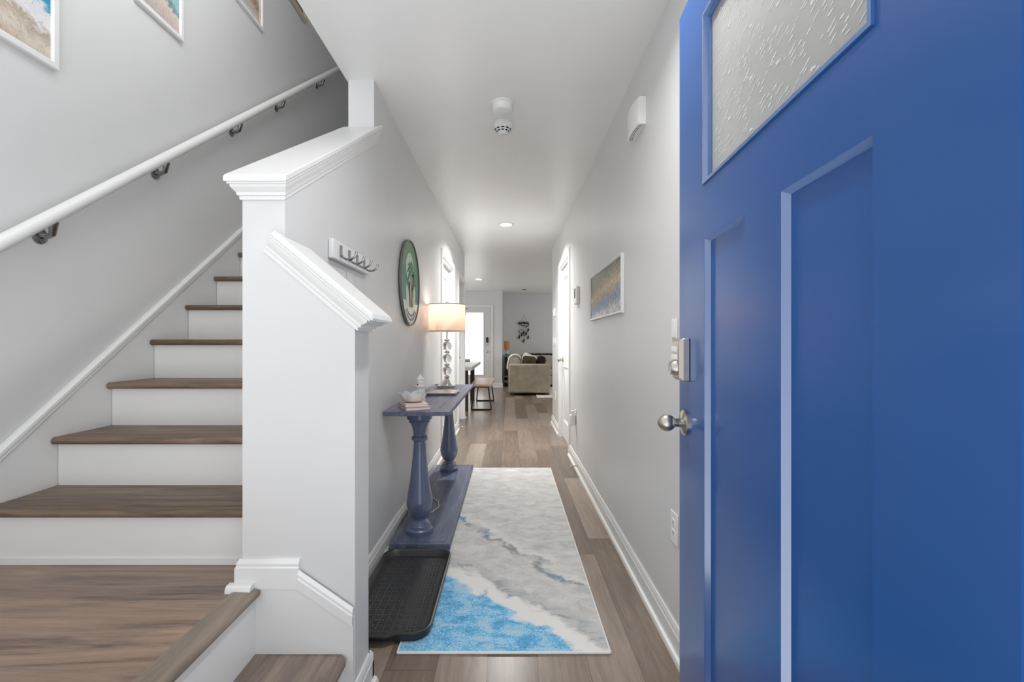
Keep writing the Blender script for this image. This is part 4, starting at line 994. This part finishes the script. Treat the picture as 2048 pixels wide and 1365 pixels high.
for x, y in ((0.06, 10.17), (0.82, 10.17), (0.06, 12.7), (2.5, 12.7), (2.5, 12.1)): obj('foot', MB().box(x-0.045, x+0.045, y-0.045, y+0.045, 0.012, 0.056), M['legbrown'], so)
obj('plinth', MB().box(0.04, 0.85, 10.22, 11.9, 0.0125, 0.06), M['dark'], so)
def pillow(name, label, c, size, M3, mat, cat='pillow'):
    def wp(p):
        k = 1-0.16*(1-abs(p.x)/(size[0]/2+1e-6))*0 
        pinch = 1 + 0.10*((abs(p.x)/(size[0]/2))*(abs(p.z)/(size[2]/2)))
        return Vector((p.x*pinch, p.y, p.z*pinch))
    o = obj(name, MB().sup(c, size, 0.45, M3, 28, 16, wp), mat, None, origin=(c[0], c[1], c[2]-size[2]/2), ang=80); return tag(o, label, cat)
def R3(z, x=0, y=0): return Matrix.Rotation(math.radians(z), 3, 'Z') @ Matrix.Rotation(math.radians(y), 3, 'Y') @ Matrix.Rotation(math.radians(x), 3, 'X')
# fringed throw draped over the sofa back corner
tw = MB(); nu_, nv_ = 26, 12; grid = []
def arch(u):  # profile in x,z
    if u < 0.42: f = u/0.42; return (-0.05+0.025*f*f, 0.56+0.16*f)
    a = math.pi*(1-(u-0.42)/0.58*0.80); return (0.125+0.15*math.cos(a), 0.72+0.16*math.sin(a))
bob = MB()
for j in range(nv_+1):
    y = 10.50+0.42*j/nv_; row = []
    for i in range(nu_+1):
        x, z = arch(i/nu_); row.append((x+0.006*math.sin(j*2.1+i), y, z+0.006*math.sin(i*1.7+j)))
    grid.append(row)
tw.loft(grid, closed=False, caps=False)
for k in range(30):
    x, z = arch(k/29); bob.sup((x+0.004, 10.49, z), (0.03, 0.035, 0.03), 1.0, None, 8, 6)
    if k % 1 == 0:
        x2, z2 = arch(k/29); bob.sup((x2+0.002, 10.56, z2+0.014), (0.026, 0.026, 0.026), 1.0, None, 8, 6)
tb = thing('fringed_throw', 'white bobbled throw draped over the near corner of the sofa', 'throw', (0.1, 10.7, 0.56))
th_ = obj('blanket', tw, M['cream'], tb, ang=80); sm = th_.modifiers.new('solid', 'SOLIDIFY'); sm.thickness = 0.012; sm.offset = 1
obj('bobble_fringe', bob, M['cream'], tb, ang=80)['kind'] = 'stuff'
pillow('throw_pillow', 'dark olive pillow leaning behind the sofa arm', (0.44, 10.57, 0.665), (0.30, 0.13, 0.35), R3(-8, -15, 5), M['olive'])
pillow('throw_pillow', 'cream pillow tilted behind the dark olive pillow', (0.44, 10.90, 0.71), (0.34, 0.13, 0.34), R3(-20, -18, 20), M['cream'])
fb = MB(); g = []
for j in range(9):
    y = 12.64+0.21*j/8; row = []
    for i in range(30):
        x = 0.47+1.5*i/29; u = j/8
        prof = 0.85
        row.append((x, y, prof + 0.012*math.sin(i*1.3+j*0.8)+0.008*math.sin(i*2.9)))
    g.append(row)
fb.loft(g, closed=False, caps=False)
f_ = obj('fur_throw', fb, M['fur'], None, origin=(1.2, 12.65, 0.8), ang=80); q = f_.modifiers.new('solid', 'SOLIDIFY'); q.thickness = 0.03; q.offset = 1
tag(f_, 'dark brown throw laid along the sofa back by the back wall', 'throw')
def shaggy(c, size, M3, seed):
    r_ = random.Random(seed)
    return MB().sup(c, size, 0.7, M3, 36, 22, lambda p: p*(1+r_.uniform(-0.06, 0.06)))
tag(obj('fur_pillow', shaggy((0.70, 10.74, 0.67), (0.22, 0.14, 0.36), R3(-15, -12, 22), 3), M['fur'], None, origin=(0.7, 10.74, 0.48), ang=80), 'dark shaggy pillow right of the olive pillow', 'pillow')
rg2 = obj('area_rug', MB().box(0.58, 3.4, 9.66, 11.98, 0.001, 0.011), M['cream'], None, origin=(2, 10.9, 0.0))
tag(rg2, 'cream area rug peeking out under the sofa front', 'rug')
# side table, lamp, starfish
M['sidegrey'] = paint('side_table_grey', S(150, 152, 152), 0.5)
st = thing('side_table', 'narrow grey side table behind the sofa in the back corner', 'side table', (-0.06, 12.55, 0))
obj('tabletop', MB().box(-0.17, -0.015, 12.25, 12.86, 0.785, 0.81), M['sidegrey'], st, bevel=0.003)
for x in (-0.15, -0.035):
    for y in (12.27, 12.84): obj('leg', MB().box(x-0.015, x+0.015, y-0.015, y+0.015, 0, 0.785), M['sidegrey'], st)
obj('shelf', MB().box(-0.16, -0.025, 12.26, 12.85, 0.24, 0.275), M['sidegrey'], st)
obj('lower_shelf', MB().box(-0.16, -0.025, 12.26, 12.85, 0.10, 0.155), M['sidegrey'], st)
obj('basket_insert', MB().box(-0.13, -0.055, 12.29, 12.83, 0.28, 0.76), fabric('dark_basket', S(52, 48, 46), S(86, 80, 76), 60, 20), st)
sl_ = thing('small_lamp', 'small lamp with amber slatted shade on the side table', 'lamp', (-0.075, 12.45, 0.811))
t_ = NT('amber_slats'); v_ = t_.coord(); x_, y_, z_ = t_.sep(v_); k_ = t_.math('LESS_THAN', t_.math('FRACT', t_.math('MULTIPLY', z_, 24)), 0.22)
t_.base(t_.mix(k_, S(176, 120, 78), S(90, 60, 40))); t_.p(0.6); t_.b.inputs['Emission Color'].default_value = S(200, 120, 60); t_.b.inputs['Emission Strength'].default_value = 0.12
obj('lamp_shade', MB().lathe([(0, 0.965), (0.068, 0.965), (0.068, 1.19), (0, 1.19)], (-0.075, 12.45, 0), None, 24), t_.m, sl_)
obj('base', MB().lathe([(0, 0.811), (0.05, 0.811), (0.052, 0.835), (0.045, 0.85), (0.012, 0.86), (0.01, 0.97), (0, 0.97)], (-0.075, 12.45, 0), None, 20), paint('teal_ceramic', S(52, 116, 96), 0.25), sl_)
sp = []
for k in range(10):
    a = math.pi/2 + math.pi*k/5; r_ = 0.06 if k % 2 == 0 else 0.022; sp.append((-0.055+r_*math.cos(a), 12.385, 0.895+r_*math.sin(a)))
tag(obj('starfish', MB().prism(sp, (0, 0.014, 0)), M['ceramic'], None, origin=(-0.055, 12.39, 0.84), bevel=0.004), 'white starfish leaning against the small lamp', 'ornament')
# driftwood hanging on the back wall
hw = thing('driftwood_mobile', 'dark driftwood mobile hanging on the back wall above the sofa', 'wall hanging', (0.40, 12.87, 1.15))
M['drift'] = wood('driftwood', S(38, 32, 28), S(72, 62, 54), 'X', 0.8)
yy = 12.868
obj('hanging_string', MB().tube([(0.315, yy, 1.73), (0.40, yy, 1.93), (0.49, yy, 1.73)], 0.004, 6), M['iron'], hw)
br = MB(); rr_ = random.Random(4); br.tube([(0.25+0.29*k/14, yy, 1.70+rr_.uniform(-0.014, 0.014)) for k in range(15)], [0.02+rr_.uniform(-0.008, 0.012) for k in range(15)], 8)
obj('branch', br, M['drift'], hw, ang=80)
for k, (x, zb2, leaves) in enumerate(((0.27, 1.28, ((1.45, 1), (1.30, 0))), (0.335, 1.34, ((1.63, 1), (1.51, 1), (1.37, 0))), (0.395, 1.19, ((1.62, 2), (1.43, 0), (1.34, 1), (1.20, 0))), (0.46, 1.36, ((1.585, 2), (1.39, 0))), (0.515, 1.27, ((1.62, 3), (1.49, 0), (1.29, 0))))):
    m = MB(); m.tube([(x, yy, 1.70), (x, yy, zb2)], 0.0025, 5)
    for z, kind in leaves:
        if kind == 0: m.tube([(x, yy, z+0.07), (x+0.012, yy, z+0.03), (x-0.008, yy, z-0.02), (x+0.002, yy, z-0.05)], [0.004, 0.02, 0.022, 0.003], 7)
        else: m.tube([(x-0.035, yy, z), (x, yy, z+0.006), (x+0.04, yy, z-0.002+0.012*kind)], [0.006, 0.013 if kind != 1 else 0.009, 0.005], 7)
    obj('driftwood_strand', m, M['drift'], hw, ang=80)
